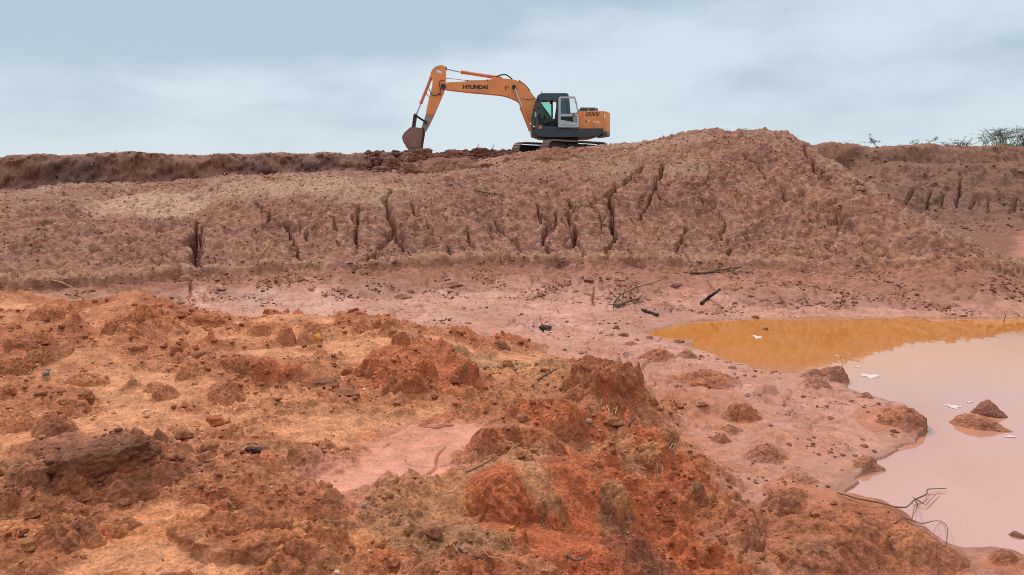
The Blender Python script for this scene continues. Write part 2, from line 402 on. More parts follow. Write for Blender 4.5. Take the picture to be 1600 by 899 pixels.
for pts, w, dep in hits:
    p = np.array(pts); lo = p.min(0) - 0.8; hi = p.max(0) + 0.8
    m = np.where((X > lo[0]) & (X < hi[0]) & (Y > lo[1]) & (Y < hi[1]))[0]
    if not len(m): continue
    sc = min(1.0, w / 0.05)
    d, t = line_dist(X[m] + JX[m] * sc, Y[m] + JY[m] * sc, pts)
    ww = w * (.8 if w > .03 else 1) * (0.22 + 1.0 * np.sin(np.clip(t, .04, .96) * np.pi) ** 0.6) * (0.75 + 0.5 * perlin(t * 6.0, t * 0 + w * 90, 5))
    ww = np.maximum(ww, min(w * .4, .02))
    c = np.clip(1.12 - (d / ww), 0, 1) ** 0.45
    CR[m] = np.maximum(CR[m], c * dep * (.4 if w < .02 else 1))
    if w > 0.03:
        CR[m] = np.maximum(CR[m], 0.05 * dep * np.clip(1 - d / (ww * 3), 0, 1))
Z = Z - CR * 1.4
# the shelf: an old water level cut a narrow bench with a low step above it
Z = Z + np.where((S > .6) & (S < 1.5), 0.08 * (sstep(.93, .985, S + .012 * perlin(X * 1.3, Y * 1.3, 77)) - sstep(1.0, 1.35, S)), 0)

# ---- surface roughness by kind of ground
MOUND = sstep(0.75, 1.1, S) * sstep(3.9, 3.4, S)
APRON = sstep(-0.1, 0.25, S) * sstep(1.1, 0.8, S)
BANKM = sstep(4.4, 5.0, S) * sstep(9.4, 8.6, S)
FG = sstep(-0.22, 0.22, DP + .14 * fbm(X, Y, .3, 3, .6, 205))
WET = np.clip(1 - FG - sstep(0.3, 0.9, S), 0, 1)
WET = np.maximum(WET, sstep(0.06, -0.05, DQ))
FLAT = (RF < 50)
m = np.where(FLAT & (np.abs(AF) < R(60)))[0]
x, y = X[m], Y[m]
w1 = fbm(x, y, 0.35, 4, 0.6, 81) * 0.13; w2 = fbm(x, y, 0.35, 4, 0.6, 91) * 0.13
big = fbm(x, y, 1.6, 4, 0.5, 101)
lumpy = sstep(-0.25, 0.35, fbm(x, y, 0.9, 3, 0.55, 111) + 0.25)      # where the earth is cloddy
c1 = clods_hf(x + w1, y + w2, 0.42, 121, 0.42, .22, .48, .6) * 0.42
c2 = clods_hf(x + w1 * .6, y + w2 * .6, 0.19, 131, 0.5, .22, .48, .55) * 0.19
c3 = clods_hf(x + w1 * .3, y + w2 * .3, 0.085, 141, 0.55, .22, .48, .5) * 0.085
mid = fbm(x, y, 0.30, 3, 0.5, 151)
fine = fbm(x, y, 0.035, 2, 0.6, 161)
far_f = fbm(x, y, 0.17, 2, 0.55, 171)
fg = FG[m] * (1 - sstep(0.08, -0.05, DQ[m])); md = MOUND[m]; ap = APRON[m]; bk = BANKM[m]; wt = WET[m]
SAND = np.zeros(X.shape, np.float32)
sand = sstep(0.05, 0.55, fbm(x, y * 1.6, 1.5, 3, 0.5, 181) + 0.1 - 1.6 * (lumpy - 0.5)) * fg
z = np.zeros(len(m))
flank = fg * sstep(.1, .6, x) * sstep(1.35, .7, DP[m]) * sstep(-.1, .15, DP[m])
lumpy = np.maximum(lumpy, flank * .9); sand = sand * (1 - flank)
z += flank * (0.07 * fbm(x * .8 + y * .6, y * .8 - x * .6, .55, 4, .6, 251) + .02 * np.abs(fbm(x, y, .12, 3, .6, 261)))
lf = lumpy * fg * (1 - 0.85 * sand)
z += fg * (big * 0.055 + mid * 0.012 * (0.4 + lumpy) + fine * 0.0055)
z += lf * (c1 * 0.36 + c2 * 0.46 + c3 * 0.62 + np.abs(mid) * .034 + np.abs(fbm(x, y, .09, 3, .6, 175)) * .022) + fg * (c3 * 0.2)
rid = 1 - np.abs(fbm(x * 0.9 + y * 0.3, y * 0.9 - x * 0.3, 0.6, 4, 0.55, 191))
rough = np.abs(far_f) + 0.6 * np.abs(mid)
z += md * (big * 0.08 + mid * 0.030 + rough * 0.064 + c2 * 0.20 + (rid - .75) * 0.07)
pa = sstep(-0.35, 0.35, fbm(x, y, 1.1, 3, 0.55, 201))
z += ap * (big * 0.035 + mid * 0.034 * (.35 + pa) + np.abs(far_f) * 0.030 * (.3 + pa) + c2 * 0.42 * pa)
z += bk * (big * 0.12 + fbm(x, y, 0.9, 4, 0.6, 211) * 0.12 * sstep(8.05, 7.6, S[m]) + c1 * 0.10 + far_f * 0.05)
z += wt * (1 - ap) * sstep(-.05, .15, DQ[m]) * (big * 0.014 + c3 * .12 + mid * 0.010 * sstep(-.3, .5, big) + fine * 0.0025 + np.abs(fbm(x, y, .30, 3, .6, 271)) * .012) * sstep(-0.05, 0.3, np.abs(DW[m]))
mudl = sstep(-0.05, 0.5, fbm(x, y, 0.8, 3, 0.5, 221)) * wt * (1 - ap) * sstep(0.1, 0.4, DW[m]) * sstep(0.0, 0.3, DQ[m])
z += mudl * (c2 * 0.5 + c3 * 0.5 + np.abs(mid) * .02 + np.abs(fbm(x, y, .12, 3, .6, 277)) * .014)
# finer settlement cracks and pits in the mound
g1, g2_ = worley(x + w1 * 1.5, (y + w2 * 1.5) * .55, 0.62, 233)
mck = np.clip(1 - (g2_ - g1) / 0.085, 0, 1) * sstep(0.12, 0.45, fbm(x, y, 1.4, 2, .5, 243)) * md * sstep(2.2, 1.9, S[m])
z -= mck * .13
z -= md * .07 * sstep(.45, .75, fbm(x, y, .30, 2, .5, 245))
# shrinkage cracks in drying mud
f1, f2 = worley(x + w1 * .5, y + w2 * .5, 0.30, 231)
ck = np.clip(1 - (f2 - f1) / 0.10, 0, 1) * sstep(-0.05, 0.45, fbm(x, y, 0.9, 2, 0.5, 241)) * (ap + 0.9 * wt * sstep(.3, .9, DW[m]) * sstep(.2, .5, np.abs(DQ[m] - .0) + (DQ[m] > 0)))
z -= np.clip(ck, 0, 1) * 0.05 * (S[m] > -0.8)
Z[m] += z
bf = bk * sstep(9.2, 8.2, S[m])
rad = bf * (fbm(AF[m] * RF[m], Z[m] * 1.4, .9, 4, .6, 281) * .26 + np.abs(fbm(AF[m] * RF[m], Z[m] * 1.6, .45, 3, .55, 291)) * .14)
rad *= np.where(AF[m] > R(14), .5, 1.0)
X[m] += np.sin(AF[m]) * rad; Y[m] += np.cos(AF[m]) * rad
SAND[m] = sand
BUMP = np.zeros(X.shape, np.float32); BUMP[m] = sstep(.012, .05, lf * (c1 * .36 + c2 * .46 + c3 * .3))
LUMP = np.zeros(X.shape, np.float32); LUMP[m] = lumpy
# shelf line: an old waterline cut along the foot of the mound
sl = np.exp(-((S - 1.02) / 0.035) ** 2)
Z += sl * 0.03
Z = np.where(inw & (S < 0.6), np.minimum(Z, -0.012), Z)
Z = np.where((~inw) & (DW < 0.5) & (S < 0.5), np.maximum(Z, 0.006), Z)
ZG = Z.reshape(NR, NAT)

# ------------------------------------------------------------------ soil colours (dry and damp earths, sand, silt)
ALB = np.zeros((len(X), 3), np.float32)
def C3(*c): return np.array(c, np.float32)
RED, BRIGHT, SANDC, OCHRE = C3(.370, .104, .040), C3(.430, .092, .031), C3(.575, .220, .100), C3(.415, .160, .070)
SILT, BROWN, PALE, BANKC = C3(.405, .160, .098), C3(.262, .099, .056), C3(.470, .255, .160), C3(.180, .072, .044)
TAN, DUG, OLIVE = C3(.370, .165, .075), C3(.170, .055, .030), C3(.310, .130, .056)
m = np.where(RF < 70)[0]
x, y = X[m], Y[m]
def lay(base, c, w):
    w = np.clip(w, 0, 1).astype(np.float32)[:, None]
    return base * (1 - w) + c * w
nA = fbm(x, y, 1.3, 4, 0.55, 301); nB = fbm(x, y, 0.5, 3, 0.55, 311); nC = fbm(x, y, 0.14, 2, 0.55, 321); nD = fbm(x, y, 2.6, 3, .5, 331)
al = np.tile(SILT, (len(m), 1))
al = lay(al, C3(.500, .230, .155), .4 * sstep(.0, .5, nB + .5 * nC))
al = lay(al, C3(.330, .122, .070), .8 * sstep(-.15, .5, nA + .5 * nC))
# foreground platform
fgm = FG[m]
pc = np.tile(C3(.425, .142, .060), (len(m), 1))                 # sandy orange earth ...
pc = lay(pc, OCHRE, 0.6 * sstep(-0.1, 0.6, nA + 0.3 * nC))
pc = lay(pc, SANDC, 0.95 * SAND[m] * sstep(-.6, .1, nC + .3))
pc = lay(pc, RED, .8 * sstep(.1, .6, nB + .5 * nA) * (1 - SAND[m]))
pc = lay(pc, RED * C3(1., .92, .88), .85 * BUMP[m])           # ... with red clay lumps on it
pc = lay(pc, BRIGHT, 0.45 * BUMP[m] * sstep(0.0, 0.5, nB))
al = lay(al, pc, fgm)
def blob(px, py, rxp, ryp, z0):
    x0, y0 = on_plane(px, py, z0); r = math.hypot(x0, y0)
    ya = on_plane(px, py - ryp, z0)[1]; yb = on_plane(px, py + ryp, z0)[1]
    hx = rxp * r / F; hy = 0.5 * (ya - yb)
    q = np.sqrt(((x - x0 + 0.25 * hx * nB) / hx) ** 2 + ((y - 0.5 * (ya + yb) + 0.35 * hy * nA) / hy) ** 2) + 0.22 * nB + 0.10 * nC
    return sstep(1.15, 0.7, q)
for px, py, rx, ry, c, wgt in [
    (130,712,260,20,SANDC,.95),(430,690,220,14,SANDC,.75),(30,715,120,28,SANDC,.95),(160,625,90,26,SANDC,.8),(420,640,110,16,SANDC,.6),(350,540,170,16,SANDC,.75),(560,545,150,10,SANDC,.7),(120,560,60,12,SANDC,.5),
    (40,480,60,12,SANDC,.5),(90,535,60,14,SANDC,.55),(0,530,60,16,SANDC,.6),(430,655,120,12,SANDC,.6),(760,545,120,14,TAN,.9),(800,560,60,10,SANDC,.5),
    (560,880,90,24,SANDC*C3(1,.88,.74),1.0),(420,885,110,18,SANDC*C3(1,.9,.75),.9),(230,845,70,10,SANDC*C3(1,.85,.7),.7),(90,885,150,18,SANDC*C3(1,.88,.72),.8),(280,880,110,16,SANDC*C3(1,.88,.72),.8),
    (700,830,150,70,OCHRE,.95),(620,800,90,30,OCHRE,.8),(690,860,110,40,OLIVE,.75),(820,760,110,40,OCHRE,.8),(960,690,60,50,OCHRE,.6),(880,740,70,26,OCHRE,.7),(1000,730,50,26,OLIVE,.5),
    (520,660,100,12,OCHRE,.6),(420,740,110,28,OCHRE,.6),(480,790,80,20,OCHRE,.6),(80,800,110,34,OLIVE,.6),(160,640,60,14,OLIVE,.4),(850,590,50,30,OCHRE,.7),(790,620,60,24,OCHRE,.6),
    (930,760,90,60,BRIGHT,.9),(900,850,120,60,BRIGHT,.95),(1060,800,90,80,BRIGHT,.8),(1050,700,60,50,BRIGHT,.7),(780,790,60,40,BRIGHT,.85),(870,660,80,30,BRIGHT,.8),(650,600,110,34,BRIGHT,.6),(1000,650,60,30,BRIGHT,.6),
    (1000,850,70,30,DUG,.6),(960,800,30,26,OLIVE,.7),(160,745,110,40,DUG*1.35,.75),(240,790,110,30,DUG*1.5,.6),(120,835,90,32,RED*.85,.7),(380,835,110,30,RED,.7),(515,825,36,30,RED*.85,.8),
    (640,690,90,10,BRIGHT,.7),(230,500,60,34,RED,.6),(40,560,110,26,RED*.9,.55),
    ]:
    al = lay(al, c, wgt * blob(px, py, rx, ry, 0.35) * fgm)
PUDC = C3(.500, .178, .104)
al = lay(al, PUDC, sstep(0.20, -0.05, DQ[m] + .06 * nB))
for px, py, rx, ry, c, wgt in [(1310,825,95,48,RED,.85),(1260,885,70,30,RED,.85),(1220,795,30,18,RED,.8),(1430,880,70,22,RED,.75),(1570,880,40,12,RED,.7),(1100,592,40,16,RED,.75),(1030,556,24,10,RED,.7),
    (1160,650,30,14,RED,.75),(1195,710,32,14,RED*.9,.7),(1400,660,60,16,RED*1.05,.6),(1525,660,40,14,OCHRE,.8),(1225,552,24,8,RED*.8,.7),(1300,585,28,10,RED*.8,.8),(1355,722,40,10,OCHRE,.6),(1250,690,60,20,RED,.3),(1080,640,40,20,RED,.5),(1110,620,60,18,RED*.9,.5),(1330,800,40,26,OLIVE,.4),(1340,880,70,24,RED,.6),(1150,880,60,30,RED,.35)]:
    al = lay(al, c, wgt * blob(px, py, rx, ry, 0.05) * (1 - fgm) * (DW[m] > -.05))
# apron, shelf, mound
apw = APRON[m]
al = lay(al, lay(np.tile(SILT, (len(m), 1)), BROWN * C3(1.0, .95, .9), .9 * sstep(-.25, .35, nA + .35 * nB)), apw)
al = lay(al, BROWN * C3(1.08, 1.04, .98), .9 * sstep(0.12, .85, S[m] + .30 * nB + .25 * nA) * (S[m] < 4))
mdm = MOUND[m]
mc = np.tile(BROWN, (len(m), 1))
mc = lay(mc, C3(.315, .132, .076), .7 * sstep(-.2, .5, nB + .5 * nD))
mc = lay(mc, C3(.195, .070, .043), .7 * sstep(.0, .55, nA - .4 * nD))
mc = lay(mc, C3(.390, .200, .122), .45 * sstep(.15, .6, nC))
mc = lay(mc, C3(.165, .064, .040), .45 * sstep(.2, .6, -nC + .3 * nB))
mc = lay(mc, PALE * .80, .55 * sstep(2.02, 2.3, S[m] + .12 * nB) * sstep(-.15, .35, nA))
al = lay(al, mc, mdm)
al = lay(al, C3(.370, .172, .094), 0.85 * np.exp(-((S[m] - 1.02 + .015 * nB) / 0.034) ** 2) * sstep(-.55, .1, nA + .5 * nB + .2))
# pale dried-out pans on the mound's back
ZB = Z
def pan(px, py, rxp, dep, c, wgt):
    global al
    x0, y0, z0, r = hit(px, py)
    q = np.sqrt(((x - x0) / (rxp * r / F)) ** 2 + ((y - y0) / dep) ** 2) + .25 * nB + .12 * nC
    al = lay(al, c, wgt * sstep(1.1, .65, q) * mdm)
pan(235, 318, 85, 1.3, PALE, .9); pan(270, 332, 45, .5, PALE, .9); pan(450, 294, 130, 1.6, PALE * .92, .75); pan(570, 292, 90, 1.2, PALE * .9, .6); pan(60, 300, 70, 1.0, PALE * .8, .5)
pan(1075, 262, 40, .5, PALE * .8, .6); pan(960, 262, 50, .8, PALE*.8, .4)
# terrace behind the mound's end: brown, with a little wet silt at its foot
tr_ = sstep(3.7, 4.0, S[m]) * sstep(5.6, 5.2, S[m])
al = lay(al, lay(np.tile(BROWN * C3(.78, .78, .8), (len(m), 1)), SILT, .8 * sstep(R(33.7), R(34.6), AF[m] + .01 * nB) * sstep(4.75, 4.5, S[m])), tr_ * .95)
al = lay(al, TAN, .5 * np.exp(-((S[m] - 4.97) / .06) ** 2) * (AF[m] > R(15)))
# far bank and plateau
bkm = BANKM[m]
bc = np.tile(BANKC, (len(m), 1))
bc = lay(bc, C3(.235, .098, .058), .75 * sstep(-.1, .5, nA + .5 * nD))
bc = lay(bc, C3(.110, .050, .040), .6 * sstep(.1, .5, -nD))
bc = lay(bc, C3(.290, .128, .075), sstep(R(-8), R(-2), AF[m]) * .6)
bc = lay(bc, C3(.185, .080, .050), sstep(R(16), R(20), AF[m]) * .8 * sstep(-.6, .3, nA + .4))
bc = lay(bc, C3(.30, .115, .060), .6 * sstep(7.5, 8.0, S[m] + .25 * nB))
al = lay(al, bc, bkm)
DUGZ = sstep(R(-9.2), R(-7), AF[m] + .02 * nA) * sstep(R(7.5), R(5), AF[m] + .02 * nA) * sstep(3.4, 4.1, S[m]) * sstep(9.0, 8.4, S[m])
al = lay(al, DUG * 1.15, .9 * DUGZ * sstep(-.5, .2, nB + .35))
al = lay(al, RED * C3(.95, 1.0, 1.0), .75 * sstep(-.75, -.12, DP[m] + .25 * nB) * sstep(-.1, .35, nC + .6 * nB) * (1 - fgm) * (DW[m] > .08) * (S[m] < .1))
wet_rim = sstep(.16, .02, DW[m] + .03 * nB) * (S[m] < .6)             # soaked mud along the water line
al = al * (1 - .22 * wet_rim.astype(np.float32))[:, None]
al *= (1 + 0.16 * nC + 0.10 * fbm(x, y, 0.045, 2, .6, 341)).astype(np.float32)[:, None]
ALB[m] = np.clip(al, .02, .8)
ALB[RF >= 70] = C3(.24, .15, .075)
WETA = np.clip(WET - .2 * FG, 0, 1).astype(np.float32)
WETA *= (0.75 + 0.5 * fbm(X, Y, .6, 3, .5, 351)).astype(np.float32)
WETA = np.clip(WETA, 0, 1)

# ------------------------------------------------------------------ materials
def soil_material(name, bump=0.75, scale=60.0, attr=True, color=(.3, .1, .05)):
    mt = bpy.data.materials.new(name); mt.use_nodes = True
    t = mt.node_tree; b = t.nodes['Principled BSDF']; L = t.links
    geo = N(t, 'ShaderNodeNewGeometry')                          # grain of one real size on every lump, whatever its scale
    if attr:
        a = N(t, 'ShaderNodeAttribute', attribute_name='albedo'); csrc = a.outputs['Color']
    else:
        rgb = N(t, 'ShaderNodeRGB'); rgb.outputs[0].default_value = (*color, 1); csrc = rgb.outputs[0]
    n = N(t, 'ShaderNodeTexNoise'); n.inputs['Scale'].default_value = scale; n.inputs['Detail'].default_value = 6; n.inputs['Roughness'].default_value = .65
    L.new(geo.outputs['Position'], n.inputs['Vector'])
    n2 = N(t, 'ShaderNodeTexNoise'); n2.inputs['Scale'].default_value = scale * .22; n2.inputs['Detail'].default_value = 5
    L.new(geo.outputs['Position'], n2.inputs['Vector'])
    mr = N(t, 'ShaderNodeMapRange'); mr.inputs['From Min'].default_value = .36; mr.inputs['From Max'].default_value = .64
    mr.inputs['To Min'].default_value = .68; mr.inputs['To Max'].default_value = 1.32
    L.new(n.outputs['Fac'], mr.inputs['Value'])
    mr2 = N(t, 'ShaderNodeMapRange'); mr2.inputs['From Min'].default_value = .34; mr2.inputs['From Max'].default_value = .66
    mr2.inputs['To Min'].default_value = .78; mr2.inputs['To Max'].default_value = 1.2
    L.new(n2.outputs['Fac'], mr2.inputs['Value'])
    mm = N(t, 'ShaderNodeMath', operation='MULTIPLY'); L.new(mr.outputs[0], mm.inputs[0]); L.new(mr2.outputs[0], mm.inputs[1])
    vs = N(t, 'ShaderNodeVectorMath', operation='SCALE'); L.new(csrc, vs.inputs[0])
    bp = N(t, 'ShaderNodeBump'); bp.inputs['Strength'].default_value = bump; bp.inputs['Distance'].default_value = .03
    ad = N(t, 'ShaderNodeMath', operation='ADD'); L.new(n.outputs['Fac'], ad.inputs[0]); L.new(n2.outputs['Fac'], ad.inputs[1])
    L.new(ad.outputs[0], bp.inputs['Height'])
    if attr:
        w = N(t, 'ShaderNodeAttribute', attribute_name='wetness')
        ro = N(t, 'ShaderNodeMapRange'); ro.inputs['To Min'].default_value = .95; ro.inputs['To Max'].default_value = .55
        L.new(w.outputs['Fac'], ro.inputs['Value']); L.new(ro.outputs[0], b.inputs['Roughness'])
        bs = N(t, 'ShaderNodeMapRange'); bs.inputs['To Min'].default_value = bump; bs.inputs['To Max'].default_value = bump * .3
        L.new(w.outputs['Fac'], bs.inputs['Value']); L.new(bs.outputs[0], bp.inputs['Strength'])
        sv = N(t, 'ShaderNodeMix'); sv.inputs[3].default_value = 1.0; sv.clamp_factor = True
        wh = N(t, 'ShaderNodeMath', operation='MULTIPLY'); wh.inputs[1].default_value = .6; L.new(w.outputs['Fac'], wh.inputs[0]); L.new(wh.outputs[0], sv.inputs[0]); L.new(mm.outputs[0], sv.inputs[2]); L.new(sv.outputs[0], vs.inputs['Scale'])
    else:
        b.inputs['Roughness'].default_value = .95
        L.new(mm.outputs[0], vs.inputs['Scale'])
    b.inputs['Specular IOR Level'].default_value = .32
    L.new(vs.outputs[0], b.inputs['Base Color']); L.new(bp.outputs[0], b.inputs['Normal'])
    return mt
SOIL = soil_material('soil')

# ------------------------------------------------------------------ the land as meshes, each with its own name
def mesh_from(name, co, quads, mat, alb=None, wet=None, tris=None, smooth=True, parent=None):
    me = bpy.data.meshes.new(name)
    nq = 0 if quads is None else len(quads); ntri = 0 if tris is None else len(tris)
    me.vertices.add(len(co)); me.vertices.foreach_set('co', np.ascontiguousarray(co, np.float32).ravel())
    idx = np.concatenate([q.ravel() for q in (quads, tris) if q is not None and len(q)]).astype(np.int32)
    tot = np.concatenate([np.full(nq, 4), np.full(ntri, 3)]).astype(np.int32)
    me.loops.add(len(idx)); me.loops.foreach_set('vertex_index', idx)
    me.polygons.add(nq + ntri)
    me.polygons.foreach_set('loop_start', np.concatenate([[0], np.cumsum(tot)[:-1]]).astype(np.int32))
    me.update(calc_edges=True)
    me.polygons.foreach_set('use_smooth', np.full(nq + ntri, smooth))
    if alb is not None:
        at = me.attributes.new('albedo', 'FLOAT_COLOR', 'POINT')
        at.data.foreach_set('color', np.concatenate([alb, np.ones((len(alb), 1))], 1).astype(np.float32).ravel())
    if wet is not None:
        at = me.attributes.new('wetness', 'FLOAT', 'POINT'); at.data.foreach_set('value', wet.astype(np.float32))
    me.validate()
    ob = bpy.data.objects.new(name, me); col.objects.link(ob)
    if mat: me.materials.append(mat)
    ob.parent = parent
    return ob
def tag(o, label=None, cat=None, group=None, kind=None):
    if label: o['label'] = label
    if cat: o['category'] = cat
    if group: o['group'] = group
    if kind: o['kind'] = kind
    return o
ii, jj = np.meshgrid(np.arange(NR - 1), np.arange(NAT), indexing='ij')
j2 = (jj + 1) % NAT
Q = np.stack([ii * NAT + jj, ii * NAT + j2, (ii + 1) * NAT + j2, (ii + 1) * NAT + jj], -1).reshape(-1, 4)
Q = Q[:, ::-1]
sc = S[Q[:, 0]]; fc = FG[Q[:, 0]]; rc = RF[Q[:, 0]]
reg = np.where(rc > 46, 4, np.where(sc >= 3.85, 3, np.where(sc >= 0.9, 2, np.where(fc > .5, 0, 1))))
# land hidden behind other land and far outside the view needs no more than the rings already give it
CO = np.stack([X, Y, Z], 1)
for k, (nm, lb, ct) in enumerate([('ground', 'rough red and orange earth with clods in front of the mud', 'ground'), ('mud_flat', 'smooth damp pinkish mud around the pond and below the mound', 'mud'),
        ('earth_mound', 'long cracked brown earth mound rising to a peak', 'mound'), ('earth_bank', 'dark earth bank standing behind the mound', 'bank'), ('plain', 'open level land behind the bank out to the horizon', 'land')]):
    q = Q[reg == k]
    used = np.unique(q); rem = np.full(len(X), -1); rem[used] = np.arange(len(used))
    o = mesh_from(nm, CO[used], rem[q], SOIL, ALB[used], WETA[used])
    tag(o, lb, ct, kind='structure')
# small plug where the rings close under the camera
o = mesh_from('ground_patch', np.concatenate([CO[:NAT], [[0, 0, CO[:NAT, 2].mean()]]]), None, SOIL, np.concatenate([ALB[:NAT], ALB[:1]]), np.zeros(NAT + 1),
              tris=np.stack([np.arange(NAT), np.full(NAT, NAT), (np.arange(NAT) + 1) % NAT], 1))
tag(o, 'patch of red earth under the viewpoint', 'ground', kind='structure')

# ------------------------------------------------------------------ the pond
wm = bpy.data.materials.new('silty_water'); wm.use_nodes = True
t = wm.node_tree; b = t.nodes['Principled BSDF']
# pinker towards the near shore: silt, plus sky reflection put into the base colour
wsep = N(t, 'ShaderNodeTexCoord'); wxyz = N(t, 'ShaderNodeSeparateXYZ'); t.links.new(wsep.outputs['Object'], wxyz.inputs[0])
wsilsky = N(t, 'ShaderNodeMapRange', interpolation_type='SMOOTHSTEP'); wsilsky.inputs['From Min'].default_value = 8.3; wsilsky.inputs['From Max'].default_value = 5.6
t.links.new(wxyz.outputs['Y'], wsilsky.inputs['Value'])
wmix = N(t, 'ShaderNodeMix', data_type='RGBA'); wmix.inputs[6].default_value = (.51, .165, .022, 1); wmix.inputs[7].default_value = (.45, .190, .125, 1)
wcl = N(t, 'ShaderNodeTexNoise'); wcl.inputs['Scale'].default_value = .9; wcl.inputs['Detail'].default_value = 4; wcl.inputs['Distortion'].default_value = .6
wcm = N(t, 'ShaderNodeMapping'); wcm.inputs['Scale'].default_value = (.6, 1.6, 1); t.links.new(wsep.outputs['Object'], wcm.inputs[0]); t.links.new(wcm.outputs[0], wcl.inputs['Vector'])
wcr = N(t, 'ShaderNodeMapRange'); wcr.inputs['From Min'].default_value = .35; wcr.inputs['From Max'].default_value = .7; wcr.inputs['To Min'].default_value = -.10; wcr.inputs['To Max'].default_value = .28
t.links.new(wcl.outputs['Fac'], wcr.inputs['Value'])
wad = N(t, 'ShaderNodeMath', operation='ADD', use_clamp=True); t.links.new(wsilsky.outputs[0], wad.inputs[0]); t.links.new(wcr.outputs[0], wad.inputs[1])
t.links.new(wad.outputs[0], wmix.inputs[0]); t.links.new(wmix.outputs[2], b.inputs['Base Color'])
b.inputs['Roughness'].default_value = .035
b.inputs['IOR'].default_value = 2.15
b.inputs['Specular IOR Level'].default_value = .5
g = N(t, 'ShaderNodeTexCoord'); wn = N(t, 'ShaderNodeTexNoise'); wn.inputs['Scale'].default_value = 5.0; wn.inputs['Detail'].default_value = 3
wmap = N(t, 'ShaderNodeMapping'); wmap.inputs['Scale'].default_value = (1, .45, 1)
t.links.new(g.outputs['Object'], wmap.inputs[0]); t.links.new(wmap.outputs[0], wn.inputs['Vector'])
wb = N(t, 'ShaderNodeBump'); wb.inputs['Strength'].default_value = .05; wb.inputs['Distance'].default_value = .02
t.links.new(wn.outputs['Fac'], wb.inputs['Height']); t.links.new(wb.outputs[0], b.inputs['Normal'])
wx_ = [p[0] for p in wp]; wy_ = [p[1] for p in wp]
w = mesh_from('water', np.array([(.9, 2.2, 0), (14, 2.2, 0), (14, 10.6, 0), (.9, 10.6, 0)], float), np.array([[0, 1, 2, 3]]), wm)
tag(w, 'still silty pond mirroring the pale sky and orange where it mirrors the mound', 'pond', kind='structure')

# ------------------------------------------------------------------ small builders
def paint(name, color, rough=.5, metal=0.0, dirt=0.0, dirt_col=(.20, .10, .06), spec=.5, scale=2.2, low=None):
    """painted steel with grime; low = height (object z) below which mud has splashed it"""
    mt = bpy.data.materials.new(name); mt.use_nodes = True
    t = mt.node_tree; b = t.nodes['Principled BSDF']; L = t.links
    b.inputs['Metallic'].default_value = metal; b.inputs['Specular IOR Level'].default_value = spec
    tcn = N(t, 'ShaderNodeTexCoord')
    n = N(t, 'ShaderNodeTexNoise'); n.inputs['Scale'].default_value = scale; n.inputs['Detail'].default_value = 7; n.inputs['Roughness'].default_value = .65
    L.new(tcn.outputs['Object'], n.inputs['Vector'])
    mr = N(t, 'ShaderNodeMapRange'); mr.inputs['From Min'].default_value = .45; mr.inputs['From Max'].default_value = .75
    mr.inputs['To Max'].default_value = dirt
    L.new(n.outputs['Fac'], mr.inputs['Value'])
    f = mr.outputs[0]
    if low is not None:
        sp = N(t, 'ShaderNodeSeparateXYZ'); L.new(tcn.outputs['Object'], sp.inputs[0])
        lo = N(t, 'ShaderNodeMapRange'); lo.inputs['From Min'].default_value = low[0]; lo.inputs['From Max'].default_value = low[1]
        lo.inputs['To Min'].default_value = low[2]; lo.inputs['To Max'].default_value = 0
        ad = N(t, 'ShaderNodeMath', operation='ADD'); sc_ = N(t, 'ShaderNodeMath', operation='MULTIPLY_ADD')
        sc_.inputs[1].default_value = .5; L.new(n.outputs['Fac'], sc_.inputs[0]); L.new(sp.outputs['Z'], sc_.inputs[2])
        L.new(sc_.outputs[0], lo.inputs['Value'])
        L.new(f, ad.inputs[0]); L.new(lo.outputs[0], ad.inputs[1]); ad.use_clamp = True; f = ad.outputs[0]
    mx = N(t, 'ShaderNodeMix', data_type='RGBA'); mx.inputs[6].default_value = (*color, 1); mx.inputs[7].default_value = (*dirt_col, 1)
    L.new(f, mx.inputs[0]); L.new(mx.outputs[2], b.inputs['Base Color'])
    rr = N(t, 'ShaderNodeMapRange'); rr.inputs['To Min'].default_value = rough; rr.inputs['To Max'].default_value = .9
    L.new(f, rr.inputs['Value']); L.new(rr.outputs[0], b.inputs['Roughness'])
    return mt
ORANGE = paint('orange_paint', (.88, .290, .068), .5, dirt=.55, dirt_col=(.42, .17, .085), low=(.9, 2.3, .55))
ORANGE_ARM = paint('orange_paint_worn', (.86, .285, .082), .5, dirt=.6, dirt_col=(.42, .17, .09), scale=1.6)
REDOX = paint('faded_red_paint', (.70, .20, .085), .5, dirt=.5, dirt_col=(.22, .09, .06))
MUDDY = paint('scraped_muddy_steel', (.33, .24, .19), .6, dirt=.8, dirt_col=(.17, .075, .045), scale=3.0)
TEAL = paint('dark_slate_paint', (.040, .070, .088), .42, dirt=.25, dirt_col=(.10, .07, .05))
SKIRT = paint('dark_skirt_paint', (.030, .044, .056), .5, dirt=.35, dirt_col=(.13, .075, .05))
SILVER = paint('silver_grey_paint', (.46, .50, .53), .4, dirt=.30, dirt_col=(.28, .25, .22))
STEEL = paint('bright_rod_steel', (.55, .58, .62), .22, metal=.85, dirt=.1)
BLACK = paint('black_rubber', (.014, .014, .016), .55, dirt=.2)
DARKST = paint('dark_track_steel', (.030, .026, .026), .6, metal=.2, dirt=.55, dirt_col=(.16, .075, .05))
CAKED = paint('mud_caked_steel', (.24, .15, .11), .85, dirt=.7, dirt_col=(.17, .08, .055))
BUCKETM = paint('rusty_bucket_steel', (.28, .135, .095), .75, dirt=.8, dirt_col=(.16, .062, .045), scale=3.5)
LAMP = paint('amber_lens', (.75, .20, .03), .3)
SEATM = paint('worn_seat_vinyl', (.045, .04, .04), .7, dirt=.5, dirt_col=(.14, .12, .10))
BEIGE = paint('dusty_beige_trim', (.33, .26, .19), .7, dirt=.4)
WHITEP = paint('white_print', (.75, .76, .76), .5, dirt=.2)
